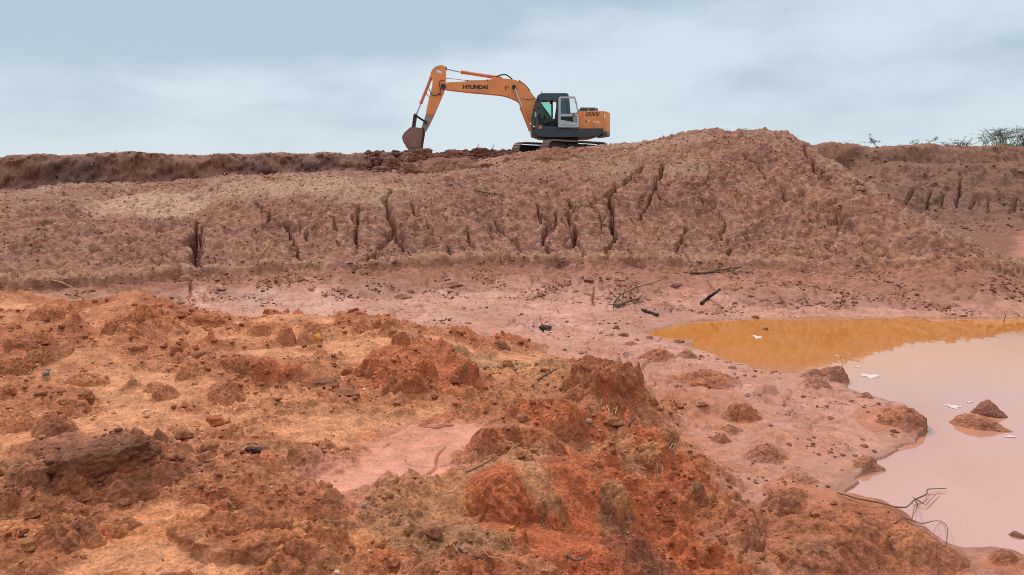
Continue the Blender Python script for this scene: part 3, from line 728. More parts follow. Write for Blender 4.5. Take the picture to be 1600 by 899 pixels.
INK = paint('dark_print', (.035, .022, .02), .5)
def glass_mat(name, tint, mixf=.22):
    mt = bpy.data.materials.new(name); mt.use_nodes = True
    t = mt.node_tree; t.nodes.clear()
    o_ = N(t, 'ShaderNodeOutputMaterial'); tr = N(t, 'ShaderNodeBsdfTransparent'); gl = N(t, 'ShaderNodeBsdfGlossy'); mx = N(t, 'ShaderNodeMixShader')
    tr.inputs[0].default_value = (*tint, 1); gl.inputs['Roughness'].default_value = .05
    fr = N(t, 'ShaderNodeFresnel'); fr.inputs['IOR'].default_value = 1.5
    t.links.new(fr.outputs[0], mx.inputs[0]); t.links.new(tr.outputs[0], mx.inputs[1]); t.links.new(gl.outputs[0], mx.inputs[2]); t.links.new(mx.outputs[0], o_.inputs[0])
    return mt
GLASS = glass_mat('green_tinted_glass', (.55, .86, .76)); CLEAR = glass_mat('clear_glass', (.93, .96, .96)); DARKGL = glass_mat('deep_tinted_glass', (.10, .22, .23))

def link_bm(name, bm, mat, parent=None, bevel=0, seg=1, smooth=False, angle=35):
    if bevel:
        es = [e for e in bm.edges if len(e.link_faces) == 2 and e.calc_face_angle(0) > R(28)]
        bmesh.ops.bevel(bm, geom=es, offset=bevel, segments=seg, affect='EDGES', clamp_overlap=True)
    bmesh.ops.recalc_face_normals(bm, faces=bm.faces)
    me = bpy.data.meshes.new(name); bm.to_mesh(me); bm.free()
    if smooth:
        me.polygons.foreach_set('use_smooth', [True] * len(me.polygons))
        try: me.set_sharp_from_angle(angle=R(angle))
        except Exception: pass
    me.materials.append(mat)
    ob = bpy.data.objects.new(name, me); col.objects.link(ob); ob.parent = parent
    return ob
def add_prism(bm, pts, y0, y1, ny0=None):
    """outline in x,z pushed from y0 to y1"""
    a = [bm.verts.new((p[0], y0, p[1])) for p in pts]; b = [bm.verts.new((p[0], y1, p[1])) for p in pts]
    bm.faces.new(a); bm.faces.new(b[::-1])
    n = len(pts)
    for i in range(n):
        bm.faces.new((a[i], b[i], b[(i + 1) % n], a[(i + 1) % n]))
def prism(name, pts, y0, y1, mat, parent, bevel=.02, seg=2, smooth=True):
    bm = bmesh.new(); add_prism(bm, pts, y0, y1)
    return link_bm(name, bm, mat, parent, bevel, seg, smooth)
def box_pts(x0, x1, z0, z1): return [(x0, z0), (x1, z0), (x1, z1), (x0, z1)]
def add_box(bm, x0, x1, y0, y1, z0, z1): add_prism(bm, box_pts(x0, x1, z0, z1), y0, y1)
def add_cyl(bm, p, q, r0, r1=None, n=14):
    p, q = Vector(p), Vector(q); r1 = r0 if r1 is None else r1
    d = (q - p).normalized(); u = d.orthogonal().normalized(); v = d.cross(u)
    A = [bm.verts.new(p + r0 * (math.cos(k * 2 * math.pi / n) * u + math.sin(k * 2 * math.pi / n) * v)) for k in range(n)]
    B = [bm.verts.new(q + r1 * (math.cos(k * 2 * math.pi / n) * u + math.sin(k * 2 * math.pi / n) * v)) for k in range(n)]
    bm.faces.new(A[::-1]); bm.faces.new(B)
    for k in range(n): bm.faces.new((A[k], A[(k + 1) % n], B[(k + 1) % n], B[k]))
def add_path(bm, pts, rad, n=7):
    """a tube through points; rad may be one radius per point"""
    pts = [Vector(p) for p in pts]
    rad = [rad] * len(pts) if not isinstance(rad, (list, tuple)) else rad
    rings = []
    u = None
    for i, p in enumerate(pts):
        d = (pts[min(i + 1, len(pts) - 1)] - pts[max(i - 1, 0)]).normalized()
        u = d.orthogonal().normalized() if u is None else (u - d * u.dot(d)).normalized()
        v = d.cross(u)
        rings.append([bm.verts.new(p + rad[i] * (math.cos(k * 2 * math.pi / n) * u + math.sin(k * 2 * math.pi / n) * v)) for k in range(n)])
    for a, b in zip(rings[:-1], rings[1:]):
        for k in range(n): bm.faces.new((a[k], a[(k + 1) % n], b[(k + 1) % n], b[k]))
    bm.faces.new(rings[0][::-1]); bm.faces.new(rings[-1])
def cyl(name, p, q, r, mat, parent, r1=None, n=16):
    bm = bmesh.new(); add_cyl(bm, p, q, r, r1, n)
    return link_bm(name, bm, mat, parent, 0, 1, True)
def curve_pts(pts, k=6):
    """smooth the corners of a polyline (Catmull-Rom)"""
    P = [Vector(p) for p in pts]; P = [2 * P[0] - P[1]] + P + [2 * P[-1] - P[-2]]
    o_ = []
    for i in range(1, len(P) - 2):
        for j in range(k):
            t = j / k
            o_.append(0.5 * ((2 * P[i]) + (P[i + 1] - P[i - 1]) * t + (2 * P[i - 1] - 5 * P[i] + 4 * P[i + 1] - P[i + 2]) * t * t + (3 * P[i] - P[i - 1] - 3 * P[i + 1] + P[i + 2]) * t ** 3))
    o_.append(P[-2])
    return o_
def empty(name, loc, rz=0.0):
    o_ = bpy.data.objects.new(name, None); o_.location = loc; o_.rotation_euler = (0, 0, rz); o_.empty_display_size = .3
    col.objects.link(o_); return o_

# ------------------------------------------------------------------ the excavator on the bank
EX_Y = 39.0
EX_X = (875.0 - 800.0) / F * EX_Y
ez = EYE + EX_Y * ray(880, 238.0)[2] / ray(880, 238.0)[1]
ex = tag(empty('excavator', (EX_X, EX_Y, ez)), 'orange crawler excavator on top of the bank with its bucket touching the ground', 'excavator')
ex.scale = (.955, .955, .955)
def zp(a, b): return ((a - 1200) / 132.6, (700 - b) / 132.6)
def zps(l): return [zp(*p) for p in l]

# -- undercarriage, slewed about 37 degrees from the house
TH = R(37)
SINK = -.36                                     # the tracks have worked down into loose earth
fx, fy = -math.cos(TH), -math.sin(TH)
def track_outline(L=4.35, h=.86, n=9):
    r = h / 2; a = L / 2 - r; p = []
    for k in range(n + 1):
        t = -math.pi / 2 + math.pi * k / n; p.append((a + r * math.cos(t), r + r * math.sin(t)))
    for k in range(n + 1):
        t = math.pi / 2 + math.pi * k / n; p.append((-a + r * math.cos(t), r + r * math.sin(t)))
    return p
for s in (-1, 1):
    pts = track_outline()
    n = len(pts); dense = []
    for i in range(n):
        p, q = Vector(pts[i]), Vector(pts[(i + 1) % n])
        k = max(1, round((q - p).length / .19))
        dense += [p + (q - p) * j / k for j in range(k)]
    bm = bmesh.new(); nd = len(dense)
    for i in range(nd):                                           # every shoe: a plate with a grouser bar
        p, q = dense[i], dense[(i + 1) % nd]
        c = (p + q) / 2; d = (q - p).normalized(); nrm = Vector((d.y, -d.x)); ln = (q - p).length * .47
        qd = [c - d * ln - nrm * .05, c + d * ln - nrm * .05, c + d * ln, c + d * .03, c + d * .02 + nrm * .035, c - d * .02 + nrm * .035, c - d * .03, c - d * ln]
        add_prism(bm, [(v.x, v.y) for v in qd], s * 1.195 - .30, s * 1.195 + .30)
    tr = link_bm('track', bm, CAKED, ex)
    tr.rotation_euler = (0, 0, TH); tr.location = (0, 0, SINK)
    y0 = s * 1.195
    bm = bmesh.new(); add_prism(bm, [(-1.65, .28), (1.6, .28), (1.75, .5), (1.4, .62), (-1.3, .62), (-1.75, .52)], y0 - .17, y0 + .17)
    link_bm('track_frame', bm, DARKST, tr, .02)
    bm = bmesh.new(); add_prism(bm, track_outline(4.2, .74, 9), y0 - .07, y0 + .07); link_bm('track_chain', bm, DARKST, tr)
    cyl('idler', (-1.74, y0 - .15, .43), (-1.74, y0 + .15, .43), .30, DARKST, tr)
    cyl('sprocket', (1.74, y0 - .15, .43), (1.74, y0 + .15, .43), .31, DARKST, tr)
    for k in range(7):
        cyl('roller', (-1.25 + k * .41, y0 - .2, .17), (-1.25 + k * .41, y0 + .2, .17), .10, DARKST, tr, n=10)
    for k in range(2):
        cyl('roller', (-.6 + k * 1.2, y0 - .2, .68), (-.6 + k * 1.2, y0 + .2, .68), .07, DARKST, tr, n=10)
bm = bmesh.new(); add_prism(bm, [(-.9, .38), (.9, .38), (.75, .72), (-.75, .72)], -1.05, 1.05)
uf = link_bm('undercarriage_frame', bm, DARKST, ex, .03); uf.rotation_euler = (0, 0, TH); uf.location = (0, 0, SINK)
cyl('turntable', (0, 0, .26), (0, 0, .84), .95, DARKST, ex, n=28)

# -- revolving frame and body
bm = bmesh.new()
sk = zps([(985, 549), (990, 583), (1048, 603), (1110, 607), (1380, 605), (1420, 600), (1478, 583), (1482, 549)])
add_prism(bm, sk, -1.34, 1.34)
link_bm('revolving_frame', bm, SKIRT, ex, .035, 3, True)
# counterweight: rounded rear slab, dark below, orange above
def plan_prism(name, plan, z0, z1, mat, parent, bevel=.04, seg=3):
    bm = bmesh.new()
    a = [bm.verts.new((p[0], p[1], z0)) for p in plan]; b = [bm.verts.new((p[0], p[1], z1)) for p in plan]
    bm.faces.new(a[::-1]); bm.faces.new(b); n = len(plan)
    for i in range(n): bm.faces.new((a[i], a[(i + 1) % n], b[(i + 1) % n], b[i]))
    return link_bm(name, bm, mat, parent, bevel, seg, True)
cwx0 = zp(1480, 0)[0]; cwx1 = zp(1513, 0)[0]
plan = [(cwx0 + .004, -1.335)] + [(cwx1 - .30 + .30 * math.sin(t), -1.035 - .30 * math.cos(t)) for t in np.linspace(0.35, math.pi / 2, 7)] + [(cwx1 + .22, -.4), (cwx1 + .28, 0), (cwx1 + .22, .4)] + [(cwx1 - .30 + .30 * math.sin(t), 1.035 + .30 * math.cos(t)) for t in np.linspace(math.pi / 2, 0.35, 7)] + [(cwx0 + .004, 1.335)]
cw = plan_prism('counterweight', plan, zp(0, 568)[1], zp(0, 432)[1], ORANGE, ex, .05)
plan_prism('counterweight_skirt', [(x_, y_) for x_, y_ in plan], zp(0, 590)[1], zp(0, 570)[1], SKIRT, ex, .03)
bm = bmesh.new(); add_box(bm, zp(1484, 0)[0], zp(1494, 0)[0], -1.342, -1.337, zp(0, 478)[1], zp(0, 450)[1]); link_bm('decal', bm, WHITEP, cw)
# engine compartment
hx0, hx1 = zp(1312, 0)[0], zp(1480, 0)[0]
hz0, hz1 = zp(0, 549)[1], zp(0, 430)[1]
ec = prism('engine_cover', [(hx0, hz0 + .002), (hx1 - .006, hz0 + .002), (hx1 - .006, hz1), (hx0, hz1)], -1.33, 1.33, ORANGE, ex, .04, 3)
prism('side_door', [(zp(1338, 0)[0], hz0 + .02), (hx1 - .03, hz0 + .02), (hx1 - .03, hz1 - .05), (zp(1338, 0)[0], hz1 - .05)], -1.342, -1.32, ORANGE, ec, .006, 1)
for k in range(10):                                               # slanted air slits
    a0 = 1360 + k * 9.4
    q = zps([(a0, 466), (a0 + 5.0, 466), (a0 + 10.0, 438), (a0 + 5.0, 438)])
    if k in (5, 6): q = zps([(a0, 462), (a0 + 5.0, 464), (a0 + 8.6, 440), (a0 + 4.0, 438)])
    prism('louver', q, -1.347, -1.335, BLACK, ec, 0)
bm = bmesh.new(); add_box(bm, *[zp(1376, 0)[0], zp(1384, 0)[0]], -1.352, -1.335, zp(0, 506)[1], zp(0, 492)[1]); link_bm('door_latch', bm, WHITEP, ec)
bm = bmesh.new(); add_box(bm, zp(1356, 0)[0], zp(1368, 0)[0], -1.347, -1.335, zp(0, 502)[1], zp(0, 496)[1]); link_bm('door_handle', bm, BLACK, ec)
for a0, a1, b0, b1 in [(1412, 1424, 500, 508), (1428, 1440, 498, 508), (1444, 1453, 500, 509), (1436, 1444, 511, 517)]:
    bm = bmesh.new(); add_box(bm, zp(a0, 0)[0], zp(a1, 0)[0], -1.3465, -1.335, zp(0, b1)[1], zp(0, b0)[1]); link_bm('decal', bm, WHITEP, ec)
# low deck ahead of the engine, hood and rail on top
prism('front_deck', [(zp(1245, 0)[0], hz0 + .003), (hx0 - .004, hz0 + .003), (hx0 - .004, zp(0, 446)[1]), (zp(1245, 0)[0], zp(0, 446)[1])], -.15, 1.33, ORANGE, ex, .03)
prism('tool_box', [(zp(1245, 0)[0], hz0 + .004), (hx0 - .004, hz0 + .004), (hx0 - .004, zp(0, 440)[1]), (zp(1262, 0)[0], zp(0, 440)[1])], -1.24, -.17, ORANGE, ex, .03)
prism('fuel_tank', [(zp(1040, 0)[0], hz0 + .003), (zp(1243, 0)[0], hz0 + .003), (zp(1243, 0)[0], zp(0, 462)[1]), (zp(1060, 0)[0], zp(0, 470)[1])], .42, 1.33, ORANGE, ex, .04)
hood = prism('engine_hood', zps([(1312, 429.5), (1450, 429.5), (1446, 404), (1330, 402), (1314, 416)]), -.9, .85, TEAL, ex, .025)
bm = bmesh.new()
r0, r1, rzb, rzt = zp(1318, 0)[0], zp(1445, 0)[0], hz1, zp(0, 405)[1]
add_path(bm, [(r0, -1.2, rzb), (r0 + .04, -1.2, rzt), (r1 - .15, -1.2, rzt), (r1 - .1, -1.2, rzb)], .017, 6)
hr = link_bm('handrail', bm, SILVER, ex, smooth=True)
cyl('rail_post', (r0 + .45, -1.2, rzb), (r0 + .45, -1.2, rzt), .015, SILVER, hr, n=6)
bm = bmesh.new(); add_path(bm, [(r0 + .04, 1.2, rzt), (r1 - .15, 1.2, rzt), (r1 - .1, 1.2, rzb)], .017, 6)
link_bm('handrail', bm, SILVER, ex, smooth=True)
cyl('exhaust_pipe', (zp(1405, 0)[0], .55, hz1), (zp(1405, 0)[0], .55, zp(0, 402)[1]), .06, BLACK, ex)

# -- cab
cab = empty('cab', (0, 0, 0)); cab.parent = ex
CY0, CY1 = -1.30, -.36
zf = hz0 + .004
# pillar and rail frame of the near and far side: outline with openings, built of bars
def bar(bm, pts, w, y0, y1):
    """a flat bar of width w along x,z points"""
    for (a, b) in zip(pts[:-1], pts[1:]):
        a, b = Vector(a), Vector(b); d = (b - a).normalized(); nrm = Vector((-d.y, d.x)) * w / 2
        add_prism(bm, [tuple(a - nrm - d * w * .2), tuple(b - nrm + d * w * .2), tuple(b + nrm + d * w * .2), tuple(a + nrm - d * w * .2)], y0, y1)
for yy in (CY0, CY1 - .10):
    bm = bmesh.new()
    bar(bm, zps([(992, 545), (993, 470), (1002, 420), (1016, 370), (1034, 326)]), .09, yy, yy + .10)         # front post
    bar(bm, zps([(1026, 545), (1024, 470), (1034, 410), (1050, 352)]), .13, yy + .004, yy + .096) if yy == CY0 else None
    link_bm('front_pillar', bm, TEAL, cab, .012, 2, True)
    bm = bmesh.new(); bar(bm, zps([(1169, 330), (1172, 545)]), .11, yy + .003, yy + .097); link_bm('door_pillar', bm, TEAL, cab, .012, 2, True)
    bm = bmesh.new(); bar(bm, zps([(1236, 330), (1258, 545)]), .11, yy, yy + .10); link_bm('rear_pillar', bm, TEAL, cab, .012, 2, True)
    bm = bmesh.new(); bar(bm, zps([(992, 541), (1258, 541)]), .07, yy - .002, yy + .102); link_bm('sill_rail', bm, TEAL, cab, .012, 2, True)
prism('cab_roof', zps([(1030, 328), (1045, 313), (1060, 310), (1225, 310), (1238, 316), (1241, 332), (1241, 356), (1172, 356), (1050, 358), (1036, 352)]), CY0 - .02, CY1 + .02, TEAL, cab, .03, 3)
bm = bmesh.new(); add_box(bm, zp(1024, 0)[0], zp(1258, 0)[0], CY0 + .01, CY1 - .01, zf, zf + .10); link_bm('cab_floor', bm, SKIRT, cab)
# lower side panels, rear wall
prism('lower_panel', zps([(1178, 538), (1256, 538), (1250, 452), (1178, 452)]), CY0 + .02, CY0 + .06, TEAL, cab, .01)
prism('lower_panel', zps([(1030, 538), (1256, 538), (1250, 470), (1030, 470)]), CY1 - .06, CY1 - .02, TEAL, cab, .01)
prism('rear_wall', zps([(1250, 538), (1257, 538), (1250, 455), (1243, 455)]), CY0 + .1, CY1 - .1, TEAL, cab, .008)
# panes
prism('side_window', zps([(1180, 362), (1240, 362), (1248, 450), (1180, 450)]), CY0 + .045, CY0 + .052, DARKGL, cab, 0)
prism('side_window', zps([(1048, 360), (1128, 360), (1128, 466), (1030, 466)]), CY1 - .052, CY1 - .045, GLASS, cab, 0)
prism('windscreen', zps([(996, 535), (998, 470), (1008, 420), (1021, 370), (1037, 330), (1040, 331), (1024, 371), (1011, 421), (1001, 471), (999, 535)]), CY0 + .1, CY1 - .1, GLASS, cab, 0)
prism('rear_window', zps([(1239, 362), (1241, 362), (1249, 452), (1247, 452)]), CY0 + .1, CY1 - .1, GLASS, cab, 0)
bm = bmesh.new(); bar(bm, zps([(1132, 356), (1134, 466)]), .09, CY1 - .08, CY1 - .03); link_bm('window_post', bm, TEAL, cab, .008)
bm = bmesh.new(); bar(bm, zps([(1052, 362), (1118, 462)]), .035, CY1 - .11, CY1 - .08); link_bm('wiper_arm', bm, BLACK, cab)
# inside: seat, consoles, levers, trim
prism('seat', zps([(1108, 510), (1165, 512), (1170, 492), (1110, 488)]), -1.06, -.58, SEATM, cab, .03)
prism('seat_back', zps([(1146, 490), (1168, 492), (1178, 400), (1160, 398)]), -1.04, -.60, SEATM, cab, .03)
prism('seat_base', zps([(1112, 535), (1160, 535), (1156, 512), (1116, 510)]), -1.0, -.64, BLACK, cab, .01)
for yy in (-1.16, -.56):
    prism('console', zps([(1072, 500), (1150, 498), (1150, 482), (1100, 478), (1078, 484)]), yy, yy + .12, BEIGE if yy > -1 else BLACK, cab, .015)
    bm = bmesh.new(); add_path(bm, [(*zp(1084, 484)[:1], yy + .06, zp(0, 484)[1]), (zp(1080, 0)[0], yy + .06, zp(0, 462)[1]), (zp(1076, 0)[0], yy + .06, zp(0, 452)[1])], [.018, .018, .03], 8)
    link_bm('control_lever', bm, BLACK, cab, smooth=True)
for yy in (-.95, -.78):
    bm = bmesh.new(); add_path(bm, [(zp(1052, 0)[0], yy, zf + .1), (zp(1046, 0)[0], yy, zp(0, 486)[1]), (zp(1050, 0)[0], yy, zp(0, 470)[1])], .018, 7)
    link_bm('travel_lever', bm, BLACK, cab, smooth=True)
prism('monitor', zps([(1036, 470), (1048, 470), (1050, 440), (1040, 440)]), -.62, -.46, BLACK, cab, .01)
bm = bmesh.new(); add_box(bm, zp(1116, 0)[0], zp(1130, 0)[0], -.75, -.6, zp(0, 372)[1], zp(0, 356)[1]); link_bm('roof_radio', bm, BLACK, cab, .01)
prism('side_lamp', zps([(1030, 552), (1056, 552), (1056, 527), (1040, 527)]), CY0 - .035, CY0 + .01, LAMP, cab, .01)
bm = bmesh.new(); add_path(bm, [(zp(1056, 0)[0], -.9, zp(0, 312)[1]), (zp(1058, 0)[0], -.9, zp(0, 296)[1]), (zp(1053, 0)[0], -.9, zp(0, 290)[1])], .014, 6); link_bm('antenna', bm, BLACK, cab)
bm = bmesh.new(); bar(bm, zps([(1014, 470), (1013, 440)]), .07, CY0 - .02, CY0 + .005); link_bm('grab_handle', bm, SILVER, cab, .01)
# -- the door, swung right back against the side
DY0, DY1 = CY0 - .15, CY0 - .10
door = empty('cab_door', (0, 0, 0)); door.parent = ex; door['label'] = 'silver cab door latched wide open'
bm = bmesh.new()
bar(bm, zps([(1178, 538), (1177, 342)]), .12, DY0, DY1)
link_bm('door_frame', bm, SILVER, door, .012, 2, True)
bm = bmesh.new(); bar(bm, zps([(1182, 341), (1278, 341)]), .10, DY0 + .001, DY1 - .001); link_bm('door_frame', bm, SILVER, door, .012, 2, True)
bm = bmesh.new(); bar(bm, zps([(1280, 342), (1290, 375), (1302, 430)]), .075, DY0 + .002, DY1 - .002); link_bm('door_frame', bm, SILVER, door, .012, 2, True)
bm = bmesh.new()
add_prism(bm, zps([(1184, 452), (1308, 450), (1309, 468), (1184, 468)]), DY0 + .003, DY1 - .003)
add_prism(bm, zps([(1298, 468), (1309, 468), (1311, 542), (1298, 542)]), DY0 + .003, DY1 - .003)
add_prism(bm, zps([(1184, 490), (1268, 506), (1298, 510), (1298, 542), (1190, 542), (1184, 536)]), DY0 + .003, DY1 - .003)
link_bm('door_skin', bm, SILVER, door, .008)
prism('door_window', zps([(1188, 349), (1276, 349), (1298, 449), (1188, 449)]), DY0 + .022, DY0 + .028, CLEAR, door, 0)
prism('lower_window', zps([(1184, 468), (1270, 468), (1270, 506), (1184, 490)]), DY0 + .022, DY0 + .028, DARKGL, door, 0)
prism('door_pocket', zps([(1270, 470), (1296, 470), (1296, 508), (1270, 506)]), DY0 + .012, DY0 + .03, BEIGE, door, .004)
bm = bmesh.new(); bar(bm, zps([(1266, 459), (1284, 459)]), .05, DY0 - .02, DY0 + .002); link_bm('door_handle', bm, BLACK, door)
bm = bmesh.new(); bar(bm, zps([(1196, 520), (1296, 530)]), .02, DY0 - .012, DY0 + .004); link_bm('grab_rail', bm, SILVER, door)

# -- boom
BW = .27
boom_top = [(383, 226), (385, 220), (420, 217), (540, 211), (680, 200), (745, 193), (800, 192), (850, 196), (885, 205), (912, 216), (940, 236), (965, 262), (1005, 312), (1060, 368), (1100, 418), (1130, 458), (1146, 500)]
boom_bot = [(1140, 530), (1110, 545), (1050, 535), (1000, 510), (975, 480), (962, 450), (945, 425), (925, 392), (905, 362), (885, 345), (860, 332), (830, 319), (790, 308), (750, 302), (660, 294), (550, 285), (430, 271), (385, 266), (372, 258), (370, 240)]
boom = prism('boom', zps(boom_top + boom_bot), -BW, BW, ORANGE_ARM, ex, .018, 2)
cyl('boom_pivot', (*zp(368, 0)[:1], -.34, zp(0, 246)[1]), (zp(368, 0)[0], .34, zp(0, 246)[1]), .13, BLACK, boom)
cyl('pivot_cap', (zp(865, 0)[0], -.46, zp(0, 252)[1]), (zp(865, 0)[0], .46, zp(0, 252)[1]), .105, BLACK, boom)
# lettering, flat print on the near face
cu = bpy.data.curves.new('lettering', 'FONT'); cu.body = 'HYUNDAI'; cu.size = .30; cu.extrude = .0; cu.offset = .018
tmp = bpy.data.objects.new('tmp', cu); col.objects.link(tmp)
bpy.context.view_layer.update()
me = bpy.data.meshes.new_from_object(tmp.evaluated_get(bpy.context.evaluated_depsgraph_get()))
bpy.data.objects.remove(tmp); bpy.data.curves.remove(cu)
co = np.zeros(len(me.vertices) * 3); me.vertices.foreach_get('co', co); co = co.reshape(-1, 3)
lo, hi = co.min(0), co.max(0)
(tx0, tz0), (tx1, tz1) = zp(505, 263), zp(681, 235)
nx = (co[:, 0] - lo[0]) / (hi[0] - lo[0]); nz = (co[:, 1] - lo[1]) / (hi[1] - lo[1])
new = np.stack([tx0 + nx * (tx1 - tx0), np.full(len(co), -BW - .004), tz0 + nz * (tz1 - tz0) - .012 * nx], 1)
me.vertices.foreach_set('co', new.ravel()); me.update()
me.materials.clear(); me.materials.append(INK); me.name = 'lettering'
lt = bpy.data.objects.new('lettering', me); col.objects.link(lt); lt.parent = boom
lt['label'] = 'dark capital letters reading HYUNDAI'
for q in ([(800, 246), (806, 244), (810, 258), (812, 272), (804, 274), (803, 260)], [(818, 256), (826, 238), (829, 240), (824, 262)], [(812, 243), (818, 247), (816, 250), (811, 247)]):
    prism('decal', zps(q), -BW - .006, -BW - .003, INK, boom, 0)
prism('arm_cylinder_bracket', zps([(700, 204), (720, 168), (770, 172), (790, 196)]), -.09, .09, ORANGE_ARM, boom, .015)
# -- arm (stick)
arm = prism('arm', zps([(276, 170), (280, 148), (292, 128), (312, 110), (332, 102), (352, 99), (370, 102), (382, 112), (386, 124), (384, 150), (383, 200), (378, 250), (366, 285), (350, 322), (322, 385), (296, 440)]
    + [(222, 440 + 0), ] [:0] + [(240, 438), (252, 380), (266, 318), (276, 285), (288, 248), (291, 215), (290, 192), (278, 186)]), -.20, .20, ORANGE_ARM, ex, .016, 2)
armlow = prism('arm_tip', zps([(240.2, 438.8), (295.5, 440.8), (262, 508), (240, 545), (232, 557), (218, 560), (208, 548), (212, 520), (226, 480)]), -.195, .195, MUDDY, ex, .014, 2)
prism('decal', zps([(322, 130), (356, 140), (356, 158), (320, 148)]), -.206, -.203, WHITEP, arm, 0)
cyl('bucket_pin', (*zp(220, 0)[:1], -.42, zp(0, 546)[1]), (zp(220, 0)[0], .42, zp(0, 546)[1]), .075, DARKST, armlow)
cyl('link_pin', (*zp(240, 0)[:1], -.34, zp(0, 492)[1]), (zp(240, 0)[0], .34, zp(0, 492)[1]), .085, DARKST, armlow)
# -- rams
def P3(a, b, y): q = zp(a, b); return (q[0], y, q[1])
def ram(name, a, b, c, y, r, mb, parent, rod=STEEL, rr=.5):
    o_ = cyl(name, P3(*a, y), P3(*b, y), r, mb, parent)
    cyl('rod', P3(*b, y), P3(*c, y), r * rr, rod, o_)
    bm = bmesh.new(); 
    d = (Vector(P3(*b, y)) - Vector(P3(*a, y))).normalized()
    add_cyl(bm, Vector(P3(*b, y)) - d * .10, Vector(P3(*b, y)) + d * .015, r * 1.13)
    link_bm('gland', bm, mb, o_, smooth=True)
    bm = bmesh.new(); add_cyl(bm, Vector(P3(*a, y)) - d * .02, Vector(P3(*a, y)) + d * .09, r * 1.10)
    link_bm('cylinder_base', bm, mb, o_, smooth=True)
    bm = bmesh.new(); q = Vector(P3(*c, y)); add_cyl(bm, q + Vector((0, -.09, 0)), q + Vector((0, .09, 0)), r * 1.0)
    link_bm('rod_eye', bm, DARKST, o_, smooth=True)
    return o_
ram('arm_cylinder', (766, 183), (492, 142), (380, 118), 0, .093, REDOX, ex)
ram('bucket_cylinder', (281, 176), (203, 360), (167, 442), 0, .082, REDOX, ex)
for yy in (-.38, .38):
    ram('boom_cylinder', (984, 545), (918, 384), (866, 254), yy, .092, ORANGE_ARM, ex)
# -- linkage and bucket
for yy in (-.26, .26):
    bm = bmesh.new(); bar(bm, zps([(164, 442), (240, 492)]), .10, yy - .03, yy + .03); link_bm('tipping_link', bm, DARKST, ex, .012)
bm = bmesh.new(); bar(bm, zps([(163, 444), (155, 490), (148, 545)]), .15, -.20, .20); link_bm('bucket_link', bm, DARKST, ex, .02)
cyl('linkage_pin', P3(165, 444, -.34), P3(165, 444, .34), .075, DARKST, ex)
bk_o = [(120, 545), (134, 532), (165, 531), (200, 534), (222, 540), (221, 575), (214, 610), (208, 645), (206, 668), (214, 684), (217, 694), (205, 699), (186, 699)]
bk_i = [(150, 703), (130, 702), (118, 688), (100, 660), (86, 636), (77, 612), (77, 596), (84, 580), (98, 563)]
# shell: two cheeks and the curved back, open towards the machine and below
bm = bmesh.new()
add_prism(bm, zps(bk_o + bk_i), -.56, -.53); add_prism(bm, zps(bk_o + bk_i), .53, .56)
curved = bk_i[1:] + bk_o[:5]
for a, b in zip(curved[:-1], curved[1:]):
    A, B = Vector(zp(*a)), Vector(zp(*b)); d = (B - A).normalized(); nn = Vector((d.y, -d.x)) * .03
    add_prism(bm, [tuple(A), tuple(B), tuple(B + nn), tuple(A + nn)], -.528, .528)
bucket = link_bm('bucket', bm, BUCKETM, ex, .01)
prism('cutting_edge', zps([(104, 668), (132, 704), (140, 700), (112, 664)]), -.57, .57, BUCKETM, bucket, .01)
for k in range(5):
    yy = -.5 + k * .25
    prism('tooth', zps([(124, 690), (134, 688), (146, 706), (150, 716), (140, 712)]), yy - .05, yy + .05, BUCKETM, bucket, .008)
for yy in (-.33, .33):
    prism('bucket_ear', zps([(136, 545), (142, 520), (158, 520), (170, 534), (205, 536), (212, 530), (228, 532), (230, 552), (205, 570), (150, 565)]), yy - .025, yy + .025, DARKST, bucket, .008)
prism('wear_plate', zps([(92, 600), (130, 652), (175, 640), (208, 652), (203, 668), (150, 672), (118, 664), (84, 618)]), -.585, -.562, BUCKETM, bucket, .006)
# -- hoses
def hose(pts, r=.022, mat=BLACK):
    bm = bmesh.new(); add_path(bm, curve_pts(pts, 7), r, 7); return link_bm('hose', bm, mat, ex, smooth=True)
for dy in (-.08, .06):
    hose([P3(738, 180, dy), P3(760, 166, dy), P3(800, 160, dy), P3(828, 172, dy), P3(852, 192, dy)], .026)
    hose([P3(720, 178, dy), P3(740, 170, dy), P3(765, 182, dy), P3(790, 192, dy)], .02)
hose([P3(378, 196, -.25), P3(400, 192, -.26), P3(470, 198, -.27), P3(540, 206, -.27), P3(620, 206, -.26), P3(690, 200, -.22)], .018, REDOX)
hose([P3(372, 206, -.27), P3(350, 204, -.30), P3(341, 226, -.30), P3(346, 262, -.3), P3(344, 296, -.26)], .02)
hose([P3(262, 250, -.12), P3(276, 286, -.24), P3(300, 308, -.26), P3(330, 300, -.25), P3(345, 290, -.24)], .02)
hose([P3(244, 285, -.1), P3(256, 308, -.16), P3(268, 312, -.2)], .02)
hose([P3(905, 208, -.22), P3(945, 236, -.24), P3(972, 270, -.25), P3(1000, 318, -.25)], .02)
hose([P3(1008, 322, -.29), P3(990, 336, -.3), P3(955, 335, -.29), P3(925, 330, -.28)], .012)
for a, b in [(905, 208), (970, 268), (345, 300), (537, 207), (680, 203)]:
    cyl('hose_clamp', P3(a, b, -.30), P3(a, b, -.20), .035, BLACK, ex, n=8)

